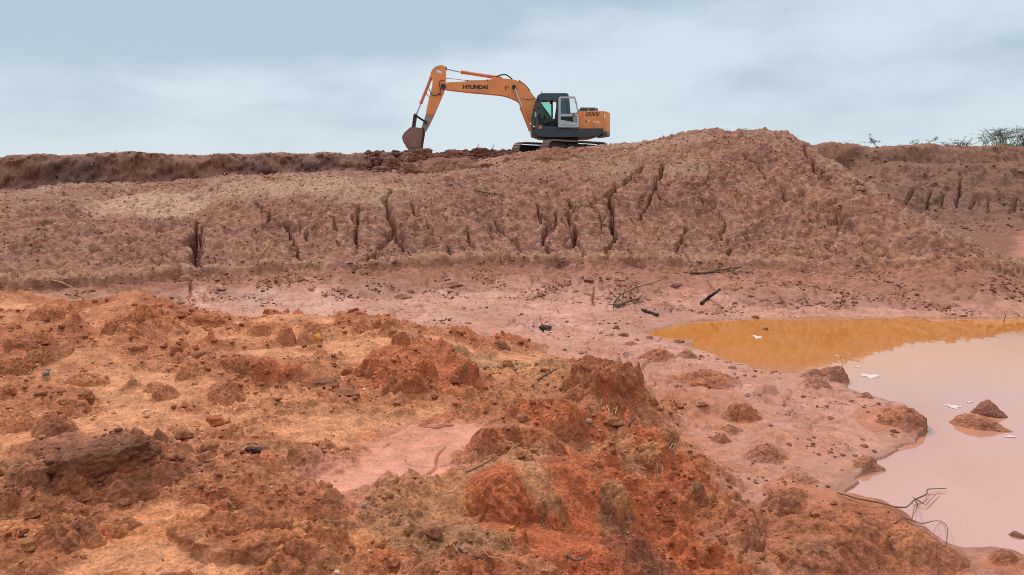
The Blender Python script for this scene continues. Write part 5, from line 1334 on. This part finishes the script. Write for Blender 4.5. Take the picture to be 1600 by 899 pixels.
FGM = [(230,500,'tall pointed heap'),(320,505,'wedge-shaped clod'),(76,560,'dark clod with the shadowed hollow'),(24,580,'dark clod half buried in sand'),(138,598,'clod beside the grey pebbles'),(66,492,'rounded clod on the back edge'),
    (166,730,'big flat-topped earth block'),(84,668,'broad round clod by the sand channel'),(28,665,'rounded clod at the sand channel edge'),(352,622,'dark red clod above the sand channel'),(300,580,'reddish clod between pebbles and ridge'),(366,575,'red clod with the tufted top'),(447,528,'tooth-shaped red clod'),
    (496,530,'bright orange stone'),(568,508,'peaked red clod on the mud edge'),(626,532,'lone clod on the pale sand streak'),(634,600,'large deep red clod'),(732,592,'lone blocky red clod'),(505,602,'jutting dark crust ledge'),(944,590,'large crag'),(884,675,'ridged red clod below the crag'),(760,670,'back rim of the pink puddle'),
    (515,825,'ball-like round clod'),(384,845,'flat overhanging slab'),(118,840,'steep dark clod pile'),(782,790,'bright red heap by the puddle'),(403,705,'dark curled bark'),(568,792,'grey pebble before the puddle'),(962,795,'grey-brown matted sod'),(1018,722,'small matted sod'),(858,805,'dark matted sod'),(1084,772,'dark root-bound sod'),(60,755,'low brown clod on gravelly soil'),(240,606,'small clod behind the sand patch'),(700,862,'long arching root'),(850,585,'brown stick near the crag')]
MDM = [(1106,592,'broad red hummock by the orange water'),(1030,556,'red clod with the dark crest'),(1158,650,'rounded lone clod on smooth mud'),(1196,712,'dark-edged clod on smooth mud'),(1272,582,'dark wet clod at the water edge'),(1226,550,'wet clod on the small spit'),(1408,655,'hump at the promontory tip'),(1356,724,'flat brown hump'),(1308,810,'largest muddy hummock'),(1222,798,'striped hummock'),(975,524,'dark flat clod on the strip'),(1250,748,'low hump of mud')]
APM = [(230,470,'tall pointed heap'),(403,400,'tan split stick'),(852,512,'flat black stone'),(975,465,'tangle of twigs'),(1110,466,'slanting black log'),(1015,490,'flat-lying black log'),(1120,424,'dead branch on the shelf'),(1583,480,'stick at the far corner of the pond'),(568,495,'peaked red clod'),(700,480,'far end of the red ridge'),(450,480,'tooth-shaped clod'),(1250,490,'far water line')]
placed = 0; tries = 0; spots = []
while placed < 130 and tries < 6000:
    tries += 1
    px, py = random.uniform(-20, 1180), 478 + 410 * random.random() ** 1.25
    x, y, z, r = hit(px, py)
    if r > 12: continue
    i = min(max(np.searchsorted(RS, r) - 1, 0), NR - 2); j = int(round((math.atan2(x, y) - az_in[0]) / (az_in[1] - az_in[0])))
    k = i * NAT + min(max(j, 0), NA - 1)
    if FG[k] < .5 or DQ[k] < .12 or random.random() > .25 + .9 * LUMP[k] - .6 * SAND[k]: continue
    w_ = (7 + 17 * random.random() ** 2.2)
    if any((px - a) ** 2 + ((py - b) * 1.6) ** 2 < ((w_ + c) * .75) ** 2 for a, b, c in spots): continue
    spots.append((px, py, w_))
    lab = 'small loose red clod strewn over the rough red and orange earth'
    SMALLS.append((put(protos[random.randrange(8)], x, y, w_ * y / F, lab, 'clod', 'small red clods strewn over the rough earth'), px, py))
    placed += 1
name_smalls('small red clod', FGM)
placed = 0; tries = 0
while placed < 80 and tries < 5000:
    tries += 1
    px, py = random.uniform(880, 1420), random.uniform(515, 840)
    x, y, z, r = hit(px, py)
    i = min(max(np.searchsorted(RS, r) - 1, 0), NR - 2); j = int(round((math.atan2(x, y) - az_in[0]) / (az_in[1] - az_in[0]))); k = i * NAT + min(max(j, 0), NA - 1)
    if FG[k] > .1 or DW[k] < .06 or S[k] > .1: continue
    w_ = 4 + 12 * random.random() ** 2.5
    SMALLS.append((put(mud_p[random.randrange(4)], x, y, w_ * y / F, 'x', 'mud lump', 'small lumps on the mud beside the pond'), px, py)); placed += 1
name_smalls('small lump', MDM)
placed = 0; tries = 0
while placed < 40 and tries < 5000:
    tries += 1
    px, py = random.uniform(280, 1500), random.uniform(432, 490)
    x, y, z, r = hit(px, py)
    i = min(max(np.searchsorted(RS, r) - 1, 0), NR - 2); j = int(round((math.atan2(x, y) - az_in[0]) / (az_in[1] - az_in[0]))); k = i * NAT + min(max(j, 0), NA - 1)
    if DW[k] < .05 or S[k] < .02 or S[k] > 1: continue
    w_ = 6 + 16 * random.random() ** 2
    SMALLS.append((put(mud_p[random.randrange(4)], x, y, w_ * y / F, 'x', 'mud lump', 'dark lumps at the foot of the mound'), px, py)); placed += 1
name_smalls('dark lump', APM)

# ---- sticks and branches
def wood(name, c, c2, sc_=18):
    return paint(name, c, .85, dirt=.7, dirt_col=c2, scale=sc_, spec=.2)
DARKW = wood('dark_wet_wood', (.12, .068, .048), (.22, .12, .08)); GREYW = wood('weathered_wood', (.13, .085, .06), (.22, .13, .085)); TANW = wood('dry_tan_wood', (.42, .24, .11), (.28, .14, .07)); BLKW = wood('charred_wood', (.035, .024, .020), (.10, .058, .042))
def stick(name, pts, rpx, label, cat, mat, lift=0.0, taper=.55, branches=(), group=None, wob=.25):
    """pts: (px, py, height above the ground in metres); rpx: radius in picture pixels"""
    W = []
    for px, py, hgt in pts:
        if hgt and hgt > 0.015:                          # raised: found at the range of the first point
            d = ray(px, py); yy = W[0][1] if W else hit(px, py)[1]
            t = yy / d[1]; W.append((float(d[0] * t), float(yy), float(EYE + d[2] * t)))
        else:
            h_ = hit(px, py); W.append((float(h_[0]), float(h_[1]), float(max(h_[2], 0) + (hgt or 0))))
    r = float(rpx * W[0][1] / F)
    path = curve_pts(W, 5)
    rad = [r * (1 - (1 - taper) * i / (len(path) - 1)) * random.uniform(.82, 1.15) for i in range(len(path))]
    base = Vector(W[0])
    path = [Vector(p) - base + Vector((random.uniform(-1, 1), random.uniform(-1, 1), random.uniform(-1, 1))) * float(r * wob) + Vector((0, 0, r * .5 + lift)) for p in path]
    bm = bmesh.new(); add_path(bm, path, rad, 7)
    root = link_bm(name, bm, mat, None, smooth=True, angle=60)
    root.location = base
    tag(root, label, cat, group)
    for bpts, brp, bmat in branches:
        BW_ = []
        for px, py, hgt in bpts:
            if hgt and hgt > .015:
                d = ray(px, py); t = base.y / d[1]; BW_.append(Vector((d[0] * t, base.y, EYE + d[2] * t)))
            else:
                h_ = hit(px, py); BW_.append(Vector((h_[0], h_[1], max(h_[2], 0) + (hgt or 0))))
        p2 = [q - base + Vector((0, 0, r * .5 + lift)) for q in curve_pts(BW_, 4)]
        rr = brp * base.y / F
        bm = bmesh.new(); add_path(bm, p2, [rr * (1 - .5 * i / (len(p2) - 1)) for i in range(len(p2))], 6)
        link_bm('twig', bm, bmat or mat, root, smooth=True, angle=60)
    return root
def wpt(px, py, h=.0): return (px, py, h)
stick('branch', [(1308,775,.01),(1338,784,.012),(1375,792,.012),(1412,799,.012),(1428,801,.012)], 1.35, 'long dark branch reaching from the largest hummock into the pond, forked at its end', 'branch', DARKW, .004, .9,
      branches=[([(1428,801,.012),(1441,796,.014),(1447,790,.012),(1448,784,.012),(1462,783,.01),(1477,782,.008)], 1.4, None), ([(1430,801,.012),(1438,805,.01),(1447,810,.006)], 1.2, None), ([(1447,808,.012),(1456,797,.012),(1467,787,.012)], 1.2, TANW),
                ([(1428,801,.01),(1432,808,.004),(1424,814,.002)], .8, None), ([(1428,800,.012),(1424,795,.012)], .8, None)])
stick('twig', [(1393,828,.01),(1402,820,.012),(1416,817,.014),(1440,824,.014),(1462,830,.012),(1478,836,.012),(1479,850,.004),(1477,864,.002)], .9, 'thin bent twig looping over the water beside the forked branch', 'twig', DARKW, .004, .7)
stick('branch', [(963,482,.01),(975,477,.01),(988,473,.012),(1001,470,.01)], 3.0, 'thick dark stick in the tangle of twigs on the mud strip', 'branch', GREYW, .01, .6)
stick('branch', [(958,485,.01),(963,470,.05),(975,460,.08),(995,451,.05),(1020,444,.02),(1038,438,.01)], 1.5, 'long curved branch arching up from the mud strip onto the apron', 'branch', GREYW, .01, .5,
      branches=[([(988,456,.1),(984,463,.1),(990,475,.1),(994,488,.01)], 1.0, None), ([(960,478,.1),(950,478,.1),(947,487,.01)], .8, None), ([(975,460,.1),(972,472,.1)], .8, None), ([(962,466,.1),(955,459,.1),(950,454,.1)], 1.0, None)])
stick('log', [(1096,477,.0),(1106,470,.01),(1116,462,.02),(1125,455,.02)], 3.2, 'short black log slanting up from the mud at the foot of the mound', 'log', BLKW, .01, .55)
stick('log', [(1003,486,.0),(1014,490,.0),(1028,495,.0)], 2.5, 'short black log lying flat near the tip of the orange water', 'log', BLKW, .008, .8, branches=[([(1028,494,.01),(1026,487,.02)], 1.2, None)])
stick('branch', [(1078,429,.01),(1100,429,.01),(1122,425,.012),(1140,423,.012),(1160,420,.01)], 1.9, 'long dead branch lying along the shelf of the mound', 'branch', GREYW, .01, .7, branches=[([(1140,424,.02),(1152,431,.0)], 1.6, None), ([(1148,428,.01),(1168,418,.02)], 1.8, TANW)])
stick('stick', [(402,412,.02),(408,402,.04),(418,390,.06),(428,373,.08)], 1.9, 'tan split stick standing out of the mound face', 'stick', TANW, .02, .6, branches=[([(403,405,.05),(398,398,.06)], 1.0, None)])
stick('stick', [(80,441,.03),(95,444,.05),(108,450,.05),(122,458,.04),(132,464,.02)], 1.7, 'broken tan stick lying before a dark hollow at the foot of the mound', 'stick', TANW, .02, .7, branches=[([(122,450,.1),(124,466,.05),(128,478,.0)], .9, None)])
stick('stick', [(108,476,.01),(130,473,.01),(160,470,.01)], 1.4, 'pale stick lying level below the broken tan stick', 'stick', TANW, .01, .6)
stick('stick', [(55,440,.02),(60,452,.03),(66,466,.02)], .9, 'thin upright stem beside the dark hollow at the foot of the mound', 'stick', GREYW, .01, .6)
stick('stick', [(742,300,.02),(755,303,.03),(770,306,.03),(786,308,.02)], 1.3, 'dry brushwood stick on the crown of the mound below the ridge', 'stick', GREYW, .03, .5, branches=[([(730,312,.01),(752,309,.02),(775,305,.02)], 1.0, None), ([(735,290,.02),(748,298,.03),(765,303,.02)], .9, TANW)])
stick('stick', [(726,238,.05),(738,236,.1),(745,233,.2),(748,226,.3)], .9, 'bent bare twig standing on the ridge by the bucket', 'twig', DARKW, .0, .5)
stick('stick', [(767,237,.05),(770,231,.2),(772,226,.3)], .7, 'short bare twig leaning beside the bent twig on the ridge', 'twig', DARKW, .0, .5)
stick('stick', [(843,596,.02),(856,588,.03),(870,580,.03)], 1.8, 'brown stick lying on the tan soil in front of the crag', 'stick', GREYW, .015, .8)
stick('stick', [(876,610,.02),(884,605,.03),(893,601,.03)], 1.4, 'short grey stick beside the low clod under the crag', 'stick', GREYW, .01, .8)
stick('stick', [(728,745,.01),(740,737,.02),(752,731,.02),(768,722,.02)], 1.6, 'pale stick on the rim of the pink puddle', 'stick', GREYW, .008, .7)
stick('stick', [(884,873,.02),(898,880,.02),(912,884,.015)], 2.4, 'grey stick poking from the bright red slope', 'stick', GREYW, .01, .7)
stick('stick', [(866,660,.02),(870,654,.06),(875,649,.08)], 1.5, 'dark stick standing between the ridged red clods', 'stick', DARKW, .01, .6)
stick('stick', [(982,668,.02),(990,660,.05),(993,655,.08)], 2.0, 'grey forked stick on the crest behind the red slope', 'stick', GREYW, .01, .6)
stick('stick', [(1574,468,.03),(1583,480,.03),(1592,495,.0)], 1.0, 'thin dark stick leaning down to the far corner of the pond', 'stick', DARKW, .01, .7)
stick('twig', [(1315,582,.01),(1316,570,.1),(1312,555,.2)], .5, 'thin twig standing upright on the wet clod at the water edge', 'twig', DARKW, .0, .5)
stick('stick', [(1567,508,.0),(1569,502,.03),(1572,490,.1)], .7, 'small twig in the water at the far corner of the pond', 'twig', DARKW, .0, .6)
stick('stick', [(90,805,.01),(104,799,.02),(116,797,.02),(126,794,.01)], 1.0, 'thin dark stick on the gravelly soil below the big block', 'stick', DARKW, .006, .6)
stick('splinter', [(217,790,.01),(222,787,.03),(225,791,.01)], 1.4, 'pale wood splinter on the dark soil below the big block', 'splinter', TANW, .005, .6, branches=[([(221,788,.03),(217,798,.0)], 1.4, None)])
stick('stick', [(357,792,.01),(364,797,.02),(371,801,.01)], 1.0, 'small grey stick in front of the sand behind the flat slab', 'stick', GREYW, .006, .6)
stick('stick', [(672,858,.01),(676,870,.02),(677,880,.01)], 1.2, 'upright grey stick in the clumpy tan soil', 'stick', GREYW, .006, .6)
for k, (pts, lb) in enumerate([([(715,866),(730,872),(748,880),(770,888)], 'long dry root arching over the clumpy tan soil'), ([(752,868),(766,876),(780,882),(796,888)], 'pale dry root beside the long arching root'), ([(745,880),(738,872),(744,862)], 'curled dry root in the clumpy tan soil'), ([(780,845),(788,838),(795,842),(798,852)], 'root loop at the edge of the red slope')]):
    stick('root', [(a, b, .01 + .02 * (i % 2)) for i, (a, b) in enumerate(pts)], 2.2 - .3 * k, lb, 'root', TANW if k % 2 else GREYW, .01, .5)
for px, py, w_, lb, n_ in [(968,812,40,'bundle of pale roots hanging from the grey-brown matted sod',6),(1045,700,26,'bundle of roots hanging from the fibrous sod on the slope top',5),(1030,740,26,'bundle of roots below the small matted sod',5),(860,815,40,'mat of dry roots on the dark sod',7),(940,640,60,'mat of rootlets below the large crag',8)]:
    pts = [(px - w_ * .3, py - 8, .02), (px - w_ * .1, py - 4, .03), (px + w_ * .1, py + 6, .02)]
    brs = []
    for k in range(n_):
        a = px + random.uniform(-.5, .5) * w_; b_ = py + random.uniform(-14, 2)
        brs.append(([(a, b_, .012), (a + random.uniform(-5, 6), b_ + 8, .014), (a + random.uniform(-8, 9), b_ + random.uniform(12, 20), .006)], .8, TANW if k % 2 else GREYW))
    stick('root_bundle', pts, .9, lb, 'roots', TANW, .006, .5, branches=brs)

# ---- pale foam patches on the water
FOAM = paint('foam', (.56, .45, .40), .9, spec=.1, dirt=.6, dirt_col=(.50, .34, .26), scale=14)
def foam(px, py, wpx, hpx, label, seed):
    x0, y0 = on_plane(px, py, 0); wpx *= .72; hpx *= .8; hw = wpx / 2 * y0 / F; hd = abs(on_plane(px, py - hpx / 2, 0)[1] - on_plane(px, py + hpx / 2, 0)[1]) / 2
    bm = bmesh.new(); n = 40; ring = []; ring2 = []
    rnd = random.Random(seed); ph = [rnd.uniform(0, 6.28) for _ in range(4)]
    for k in range(n):
        t = k / n * 2 * math.pi; q = .8 + .25 * math.sin(3 * t + ph[0]) + .15 * math.sin(5 * t + ph[1]) + .12 * math.sin(11 * t + ph[2])
        ring.append(bm.verts.new((hw * q * math.cos(t), hd * q * math.sin(t), 0.0005))); ring2.append(bm.verts.new((hw * q * .9 * math.cos(t), hd * q * .9 * math.sin(t), .004)))
    bm.faces.new(ring2)
    for k in range(n): bm.faces.new((ring[k], ring[(k + 1) % n], ring2[(k + 1) % n], ring2[k]))
    o_ = link_bm('foam_patch', bm, FOAM); o_.location = (x0, y0, .001); tag(o_, label, 'foam')
foam(1360, 588, 46, 9, 'largest pale foam patch floating beside the wet clods at the water edge', 1); foam(1340, 574, 10, 3, 'small foam fleck just behind the largest foam patch', 2)
foam(1490, 636, 32, 9, 'pale foam patch floating behind the muddy islet', 3); foam(1515, 629, 14, 3, 'thin foam fleck past the foam patch behind the islet', 4)
foam(1579, 683, 24, 5, 'pale foam streak in front of the muddy islet', 5); foam(1309, 557, 8, 2.4, 'foam fleck at the edge of the orange reflection', 6); foam(1183, 527, 20, 7, 'pale foam patch on the orange reflection by the tiny clod', 7)

# ---- plants on the skyline
LEAF = paint('thin_green_leaf', (.07, .12, .045), .7, dirt=.3, dirt_col=(.12, .13, .06)); LEAFB = paint('bright_weed_leaf', (.12, .30, .035), .7); STEM = wood('bare_stem', (.10, .075, .055), (.15, .11, .08))
def leafset(pts, size, rnd):
    co, tr = [], []
    for p in pts:
        d = Vector((rnd.gauss(0, 1), rnd.gauss(0, 1), rnd.gauss(0, .6))).normalized(); u = d.orthogonal().normalized()
        s = size * rnd.uniform(.6, 1.3); n = len(co)
        co += [p, p + d * s * .5 + u * s * .22, p + d * s, p + d * s * .5 - u * s * .22]; tr += [(n, n + 1, n + 2), (n, n + 2, n + 3)]
    return np.array([tuple(c) for c in co]), np.array(tr)
def ridge_point(px, yy, py):
    d = ray(px, py); t = yy / d[1]; x = d[0] * t
    return Vector((x, yy, height_at(x, yy) - .03))
def shrub(name, px, yy, py, wpx, hpx, nst, label, cat, leaves=0, leaf=LEAF, lsize=.1, seed=0, lean=0., droop=0., stemr=.012, group=None, fork=3):
    rnd = random.Random(seed + 99)
    b = ridge_point(px, yy, py); W_ = wpx * yy / F; H_ = hpx * yy / F
    root = empty(name, b); tag(root, label, cat, group)
    bm = bmesh.new(); lp = []
    for k in range(nst):
        a = Vector((rnd.uniform(-.28, .28) * W_, rnd.uniform(-.3, .3) * W_ * .6, -.05))
        tip = Vector((a.x * 1.7 + lean * H_ + rnd.gauss(0, .18) * W_, a.y * 1.5 + rnd.gauss(0, .12) * W_, H_ * rnd.uniform(.55, 1.0)))
        mid_ = (a + tip) / 2 + Vector((rnd.gauss(0, .05) * W_, 0, H_ * .1))
        path = curve_pts([a, mid_, tip], 4); add_path(bm, path, [stemr * (1 - .75 * i / (len(path) - 1)) for i in range(len(path))], 4)
        for q in range(fork):
            s = path[rnd.randrange(3, len(path) - 1)]; e = s + Vector((rnd.gauss(0, .16) * W_ + lean * H_ * .3, rnd.gauss(0, .1) * W_, H_ * rnd.uniform(-.02, .25) - droop * H_))
            add_path(bm, [s, (s + e) / 2 + Vector((0, 0, .03 * H_)), e], [stemr * .5, stemr * .4, stemr * .25], 3)
            for w_ in range(leaves): lp.append(s.lerp(e, rnd.uniform(.15, 1.05)) + Vector((rnd.gauss(0, .02), rnd.gauss(0, .02), rnd.gauss(0, .02))))
    link_bm('stems', bm, STEM, root)['kind'] = 'stuff'
    if lp:
        co, tr = leafset(lp, lsize, rnd); lo_ = mesh_from('leaves', co, None, leaf, tris=tr, smooth=False, parent=root); lo_['kind'] = 'stuff'
    return root
shrub('sapling', 1380, 29.6, 226, 46, 24, 2, 'taller feathery sapling on the skyline of the bank', 'sapling', 22, LEAF, .055, 1, lean=-.5, fork=5, stemr=.011)
shrub('sapling', 1436, 30.0, 228, 40, 17, 2, 'shorter feathery sapling on the bank beside the mound of twigs', 'sapling', 20, LEAF, .055, 2, lean=.3, fork=5, stemr=.011)
shrub('sapling', 1332, 29.8, 228, 24, 10, 3, 'tiny bare sapling where the bank meets the peak', 'sapling', 4, LEAF, .05, 3, stemr=.007)
shrub('weed_patch', 1412, 30.0, 227, 60, 7, 7, 'thin weeds between the two feathery saplings', 'weeds', 6, LEAF, .06, 4, stemr=.006)
shrub('bare_bush', 1503, 31.0, 228, 34, 20, 9, 'small bare thorn bush before the big tangled bush', 'bush', 0, LEAF, .05, 5, stemr=.011)
shrub('brush_heap', 1490, 30.6, 229, 60, 9, 16, 'low dark heap of dead twigs on the bank', 'brush heap', 0, LEAF, .05, 6, stemr=.014)
shrub('bush', 1580, 31.6, 227, 92, 32, 64, 'big tangled bush of bare branches at the end of the bank', 'bush', 1, LEAF, .06, 7, lean=.25, stemr=.012, fork=5)
shrub('bush', 1545, 31.2, 228, 44, 22, 12, 'green leafy bush in front of the big tangled bush', 'bush', 6, paint('fresh_bush_leaf', (.11, .20, .09), .7), .075, 8, stemr=.008)
shrub('weed_patch', 1592, 31.4, 228, 44, 8, 14, 'bright green weeds under the big tangled bush', 'weeds', 10, LEAFB, .07, 9, stemr=.005)
shrub('weed_patch', 648, 38.0, 240, 30, 5, 16, 'bright green weeds right under the bucket', 'weeds', 12, LEAFB, .09, 10, stemr=.005)
shrub('weed_patch', 636, 38.4, 240, 22, 4, 12, 'duller green weeds beside the bright weeds at the bucket', 'weeds', 10, LEAF, .08, 11, stemr=.005)
shrub('twig_tuft', 1236, 20.6, 210, 16, 14, 2, 'thin dry stalk on the shoulder of the peak', 'dry stalk', 3, LEAF, .04, 12, lean=.7, stemr=.006)
shrub('twig_tuft', 976, 30.2, 228, 8, 8, 2, 'thin green stalk on the ridge behind the excavator', 'stalk', 4, LEAF, .04, 13, lean=.1, stemr=.005)
for k, (px, yy, py, h_) in enumerate([(182, 36.3, 240, 5), (620, 37.8, 240, 6), (456, 37.0, 239, 5)]):
    shrub('dry_grass', px, yy, py, 8, h_, 4, ['lone dry stalk on the long dark bank', 'few dry stalks on the bank beside the bucket', 'dry stalks on the middle of the long dark bank'][k], 'dry grass', 0, LEAF, .05, 20 + k, stemr=.008, fork=1)
def shrub_end(): pass
# yellow-green seedling on the mud
shrub('seedling', 1206, 3.35, 888, 14, 14, 3, 'tiny yellow-green seedling on the cracked mud', 'seedling', 5, paint('yellow_leaf', (.35, .42, .03), .6), .012, 30, stemr=.0012, fork=1)

# ------------------------------------------------------------------ what nobody could count: crumbs, gravel, straw
def sample(weight, n):
    """points on the visible land; weight per grid point"""
    area = (RF ** 2) * 1.0
    w_ = weight / weight.sum()
    k = np.random.default_rng(len(weight) % 97 + n).choice(len(w_), n, p=w_)
    g2 = np.random.default_rng(n + 5)
    j = k % NAT; i = k // NAT
    du, dv = g2.random(n) - .5, g2.random(n) - .5
    r = RF[k] + dv * np.gradient(RS)[i]; a = AF[k] + du * (az_in[1] - az_in[0])
    return k, np.sin(a) * r, np.cos(a) * r, Z[k]
VIS = (np.abs(AF) < R(37)) & (RF > 1.7)
def scatter(name, weight, n, size, flat, cols, label, cat, seed, sub=1, wet=None):
    v0, f0 = ico(sub)
    g2 = np.random.default_rng(seed)
    k, x, y, z = sample(weight, n)
    s = size(RF[k], g2.random(n))
    nv = len(v0)
    jit = 1 + .35 * (g2.random((n, nv)) - .5) * 2 * .8
    P_ = v0[None] * jit[..., None] * s[:, None, None] * np.array([1, 1, flat])
    th = g2.random(n) * 6.28; c_, s_ = np.cos(th)[:, None], np.sin(th)[:, None]
    st = 1 + .6 * g2.random(n)[:, None]
    xx = P_[..., 0] * st; yy = P_[..., 1]
    P_ = np.stack([xx * c_ - yy * s_ + x[:, None], xx * s_ + yy * c_ + y[:, None], P_[..., 2] + z[:, None] + (s * flat * .35)[:, None]], -1).reshape(-1, 3)
    T = (f0[None] + (np.arange(n) * nv)[:, None, None]).reshape(-1, 3)
    if callable(cols): cc = cols(k, g2)
    else: cc = np.array(cols)[g2.integers(0, len(cols), n)]
    cc = cc * (1 + .25 * (g2.random((n, 1)) - .5) * 2)
    o_ = mesh_from(name, P_, None, SOIL, np.repeat(cc, nv, 0), np.zeros(len(P_)), tris=T)
    return tag(o_, label, cat, kind='stuff')
dens = RF * np.gradient(RS)[np.repeat(np.arange(NR), NAT)]                 # area of a grid cell
per_px = dens / RF ** 2.0
own = lambda k, g2: ALB[k] * (.92 + .3 * g2.random((len(k), 1)))
wA = np.where(VIS & (RF < 11) & (FG > .4) & (DQ > .1), per_px * (0.15 + LUMP + .12 * SAND) * (1 - .75 * SAND), 0)
scatter('soil_crumbs', wA, 8000, lambda r, u: r * (.0009 + .0036 * u ** 4), .7, own, 'loose crumbs of red earth strewn between the clods', 'crumbs', 1)
wB = np.where(VIS & (MOUND > .3) & (RF < 26), per_px * (.3 + sstep(-.3, .5, perlin(X / .9, Y / .9, 401))), 0)
scatter('mound_crumbs', wB, 8000, lambda r, u: r * (.0007 + .0011 * u ** 3), .5, lambda k, g2: ALB[k] * (.95 + .5 * g2.random((len(k), 1))), 'loose crumbs covering the brown mound', 'crumbs', 2, sub=1)
wC = np.where(VIS & (APRON > .3) & (DW > .05), per_px * sstep(0, .4, perlin(X / .7, Y / .7, 411)), 0)
scatter('apron_crumbs', wC, 2000, lambda r, u: r * (.0008 + .0018 * u ** 3), .6, lambda k, g2: ALB[k] * (.85 + .35 * g2.random((len(k), 1))), 'dark crumbs on the mud below the mound', 'crumbs', 3)
gx0, gy0 = on_plane(90, 600, .35); gx1, gy1 = on_plane(70, 810, .38); gx2, gy2 = on_plane(225, 800, .38)
wD = np.where(VIS & (RF < 9), per_px * (np.exp(-((X - gx0) ** 2 / .5 + (Y - gy0) ** 2 / .10)) * 2 + np.exp(-((X - gx1) ** 2 / .10 + (Y - gy1) ** 2 / .06)) * 3 + np.exp(-((X - gx2) ** 2 / .06 + (Y - gy2) ** 2 / .03)) * 2 + .10 * FG), 0)
scatter('gravel', wD, 900, lambda r, u: r * (.0007 + .0015 * u ** 3), .7, [(.58, .38, .22), (.42, .26, .16), (.30, .20, .14), (.55, .28, .11), (.62, .50, .38), (.34, .17, .09), (.25, .11, .06)], 'fine pale gravel and pebbles in the sandy soil', 'gravel', 4)
wE = np.where(VIS & (DW > .08) & (S < .1) & (FG < .2), per_px * sstep(.0, .5, perlin(X / .6, Y / .6, 421)), 0)
scatter('mud_crumbs', wE, 900, lambda r, u: r * (.0008 + .0022 * u ** 3), .6, [(.30, .115, .068), (.36, .15, .092), (.22, .085, .052)], 'specks and small lumps on the smooth mud', 'crumbs', 5)
wF = np.where(VIS & (BANKM > .3) & (AF > R(-11)) & (AF < R(7)) & (RF < 40), per_px, 0)
scatter('dug_crumbs', wF, 1500, lambda r, u: r * (.0010 + .0035 * u ** 2.5), .8, [(.15, .05, .03), (.20, .07, .045), (.26, .10, .06), (.10, .036, .024)], 'crumbled dark earth along the bank where the excavator digs', 'crumbs', 6)
wH = np.where(VIS & (BANKM > .3) & (AF > R(15)) & (RF < 32), per_px, 0)
scatter('bank_crumbs', wH, 600, lambda r, u: r * (.0008 + .0012 * u ** 2.5), .7, lambda k, g2: ALB[k] * (.85 + .5 * g2.random((len(k), 1))), 'crumbs on the brown bank past the peak', 'crumbs', 7)
def straw(name, weight, n, length, width, cols, label, seed, lift=.012):
    g2 = np.random.default_rng(seed); k, x, y, z = sample(weight, n)
    L_ = length(RF[k], g2.random(n)); th = g2.random(n) * 6.28; w_ = RF[k] * width
    d = np.stack([np.cos(th), np.sin(th), (g2.random(n) - .35) * .9], -1) * (L_ / 2)[:, None]
    u = np.stack([-np.sin(th), np.cos(th), np.zeros(n)], -1) * w_[:, None]; up = np.array([0, 0, 1.0])[None] * (w_ * 1.2)[:, None]
    c = np.stack([x, y, z + lift * (RF[k] / 8) ** .5], -1); bend = up * 2.0 * g2.random((n, 1))
    A_ = [c - d, c + bend + u, c + bend - u, c + bend + up, c + d]
    P_ = np.stack(A_, 1).reshape(-1, 3)
    t_ = np.array([[0, 1, 3], [0, 3, 2], [0, 2, 1], [4, 3, 1], [4, 2, 3], [4, 1, 2]])
    T = (t_[None] + (np.arange(n) * 5)[:, None, None]).reshape(-1, 3)
    cc = np.array(cols)[g2.integers(0, len(cols), n)] * (1 + .3 * (g2.random((n, 1)) - .5))
    return tag(mesh_from(name, P_, None, SOIL, np.repeat(cc, 5, 0), np.zeros(len(P_)), tris=T, smooth=False), label, 'straw', kind='stuff')
straw('mound_straw', wB, 5200, lambda r, u: r * (.004 + .009 * u ** 2), .00042, [(.40, .24, .13), (.50, .34, .20), (.30, .16, .09), (.14, .07, .045)], 'dry straw and rootlets lying all over the brown mound', 11)
wG = np.where(VIS & (RF < 9) & (FG > .3) & (DQ > .05), per_px * (.12 + 2.2 * np.exp(-((X - .55) ** 2 / .35 + (Y - 4.0) ** 2 / 2.2)) + 1.2 * np.exp(-((X + .25) ** 2 / .25 + (Y - 2.9) ** 2 / .2))), 0)
straw('dry_rootlets', wG, 3400, lambda r, u: r * (.005 + .014 * u ** 2), .00038, [(.42, .27, .14), (.34, .20, .10), (.20, .11, .06), (.10, .055, .035), (.48, .34, .20)], 'dry rootlets and straw on the ridge of red earth', 12, .008)
straw('apron_twigs', wC + np.where(VIS & (DW > .1) & (S < 1) & (RF > 6) & (FG < .3), per_px * .25, 0), 900, lambda r, u: r * (.005 + .015 * u ** 2), .00042, [(.12, .06, .04), (.08, .045, .03), (.20, .11, .07)], 'thin dark twigs and fibres on the mud below the mound', 13)
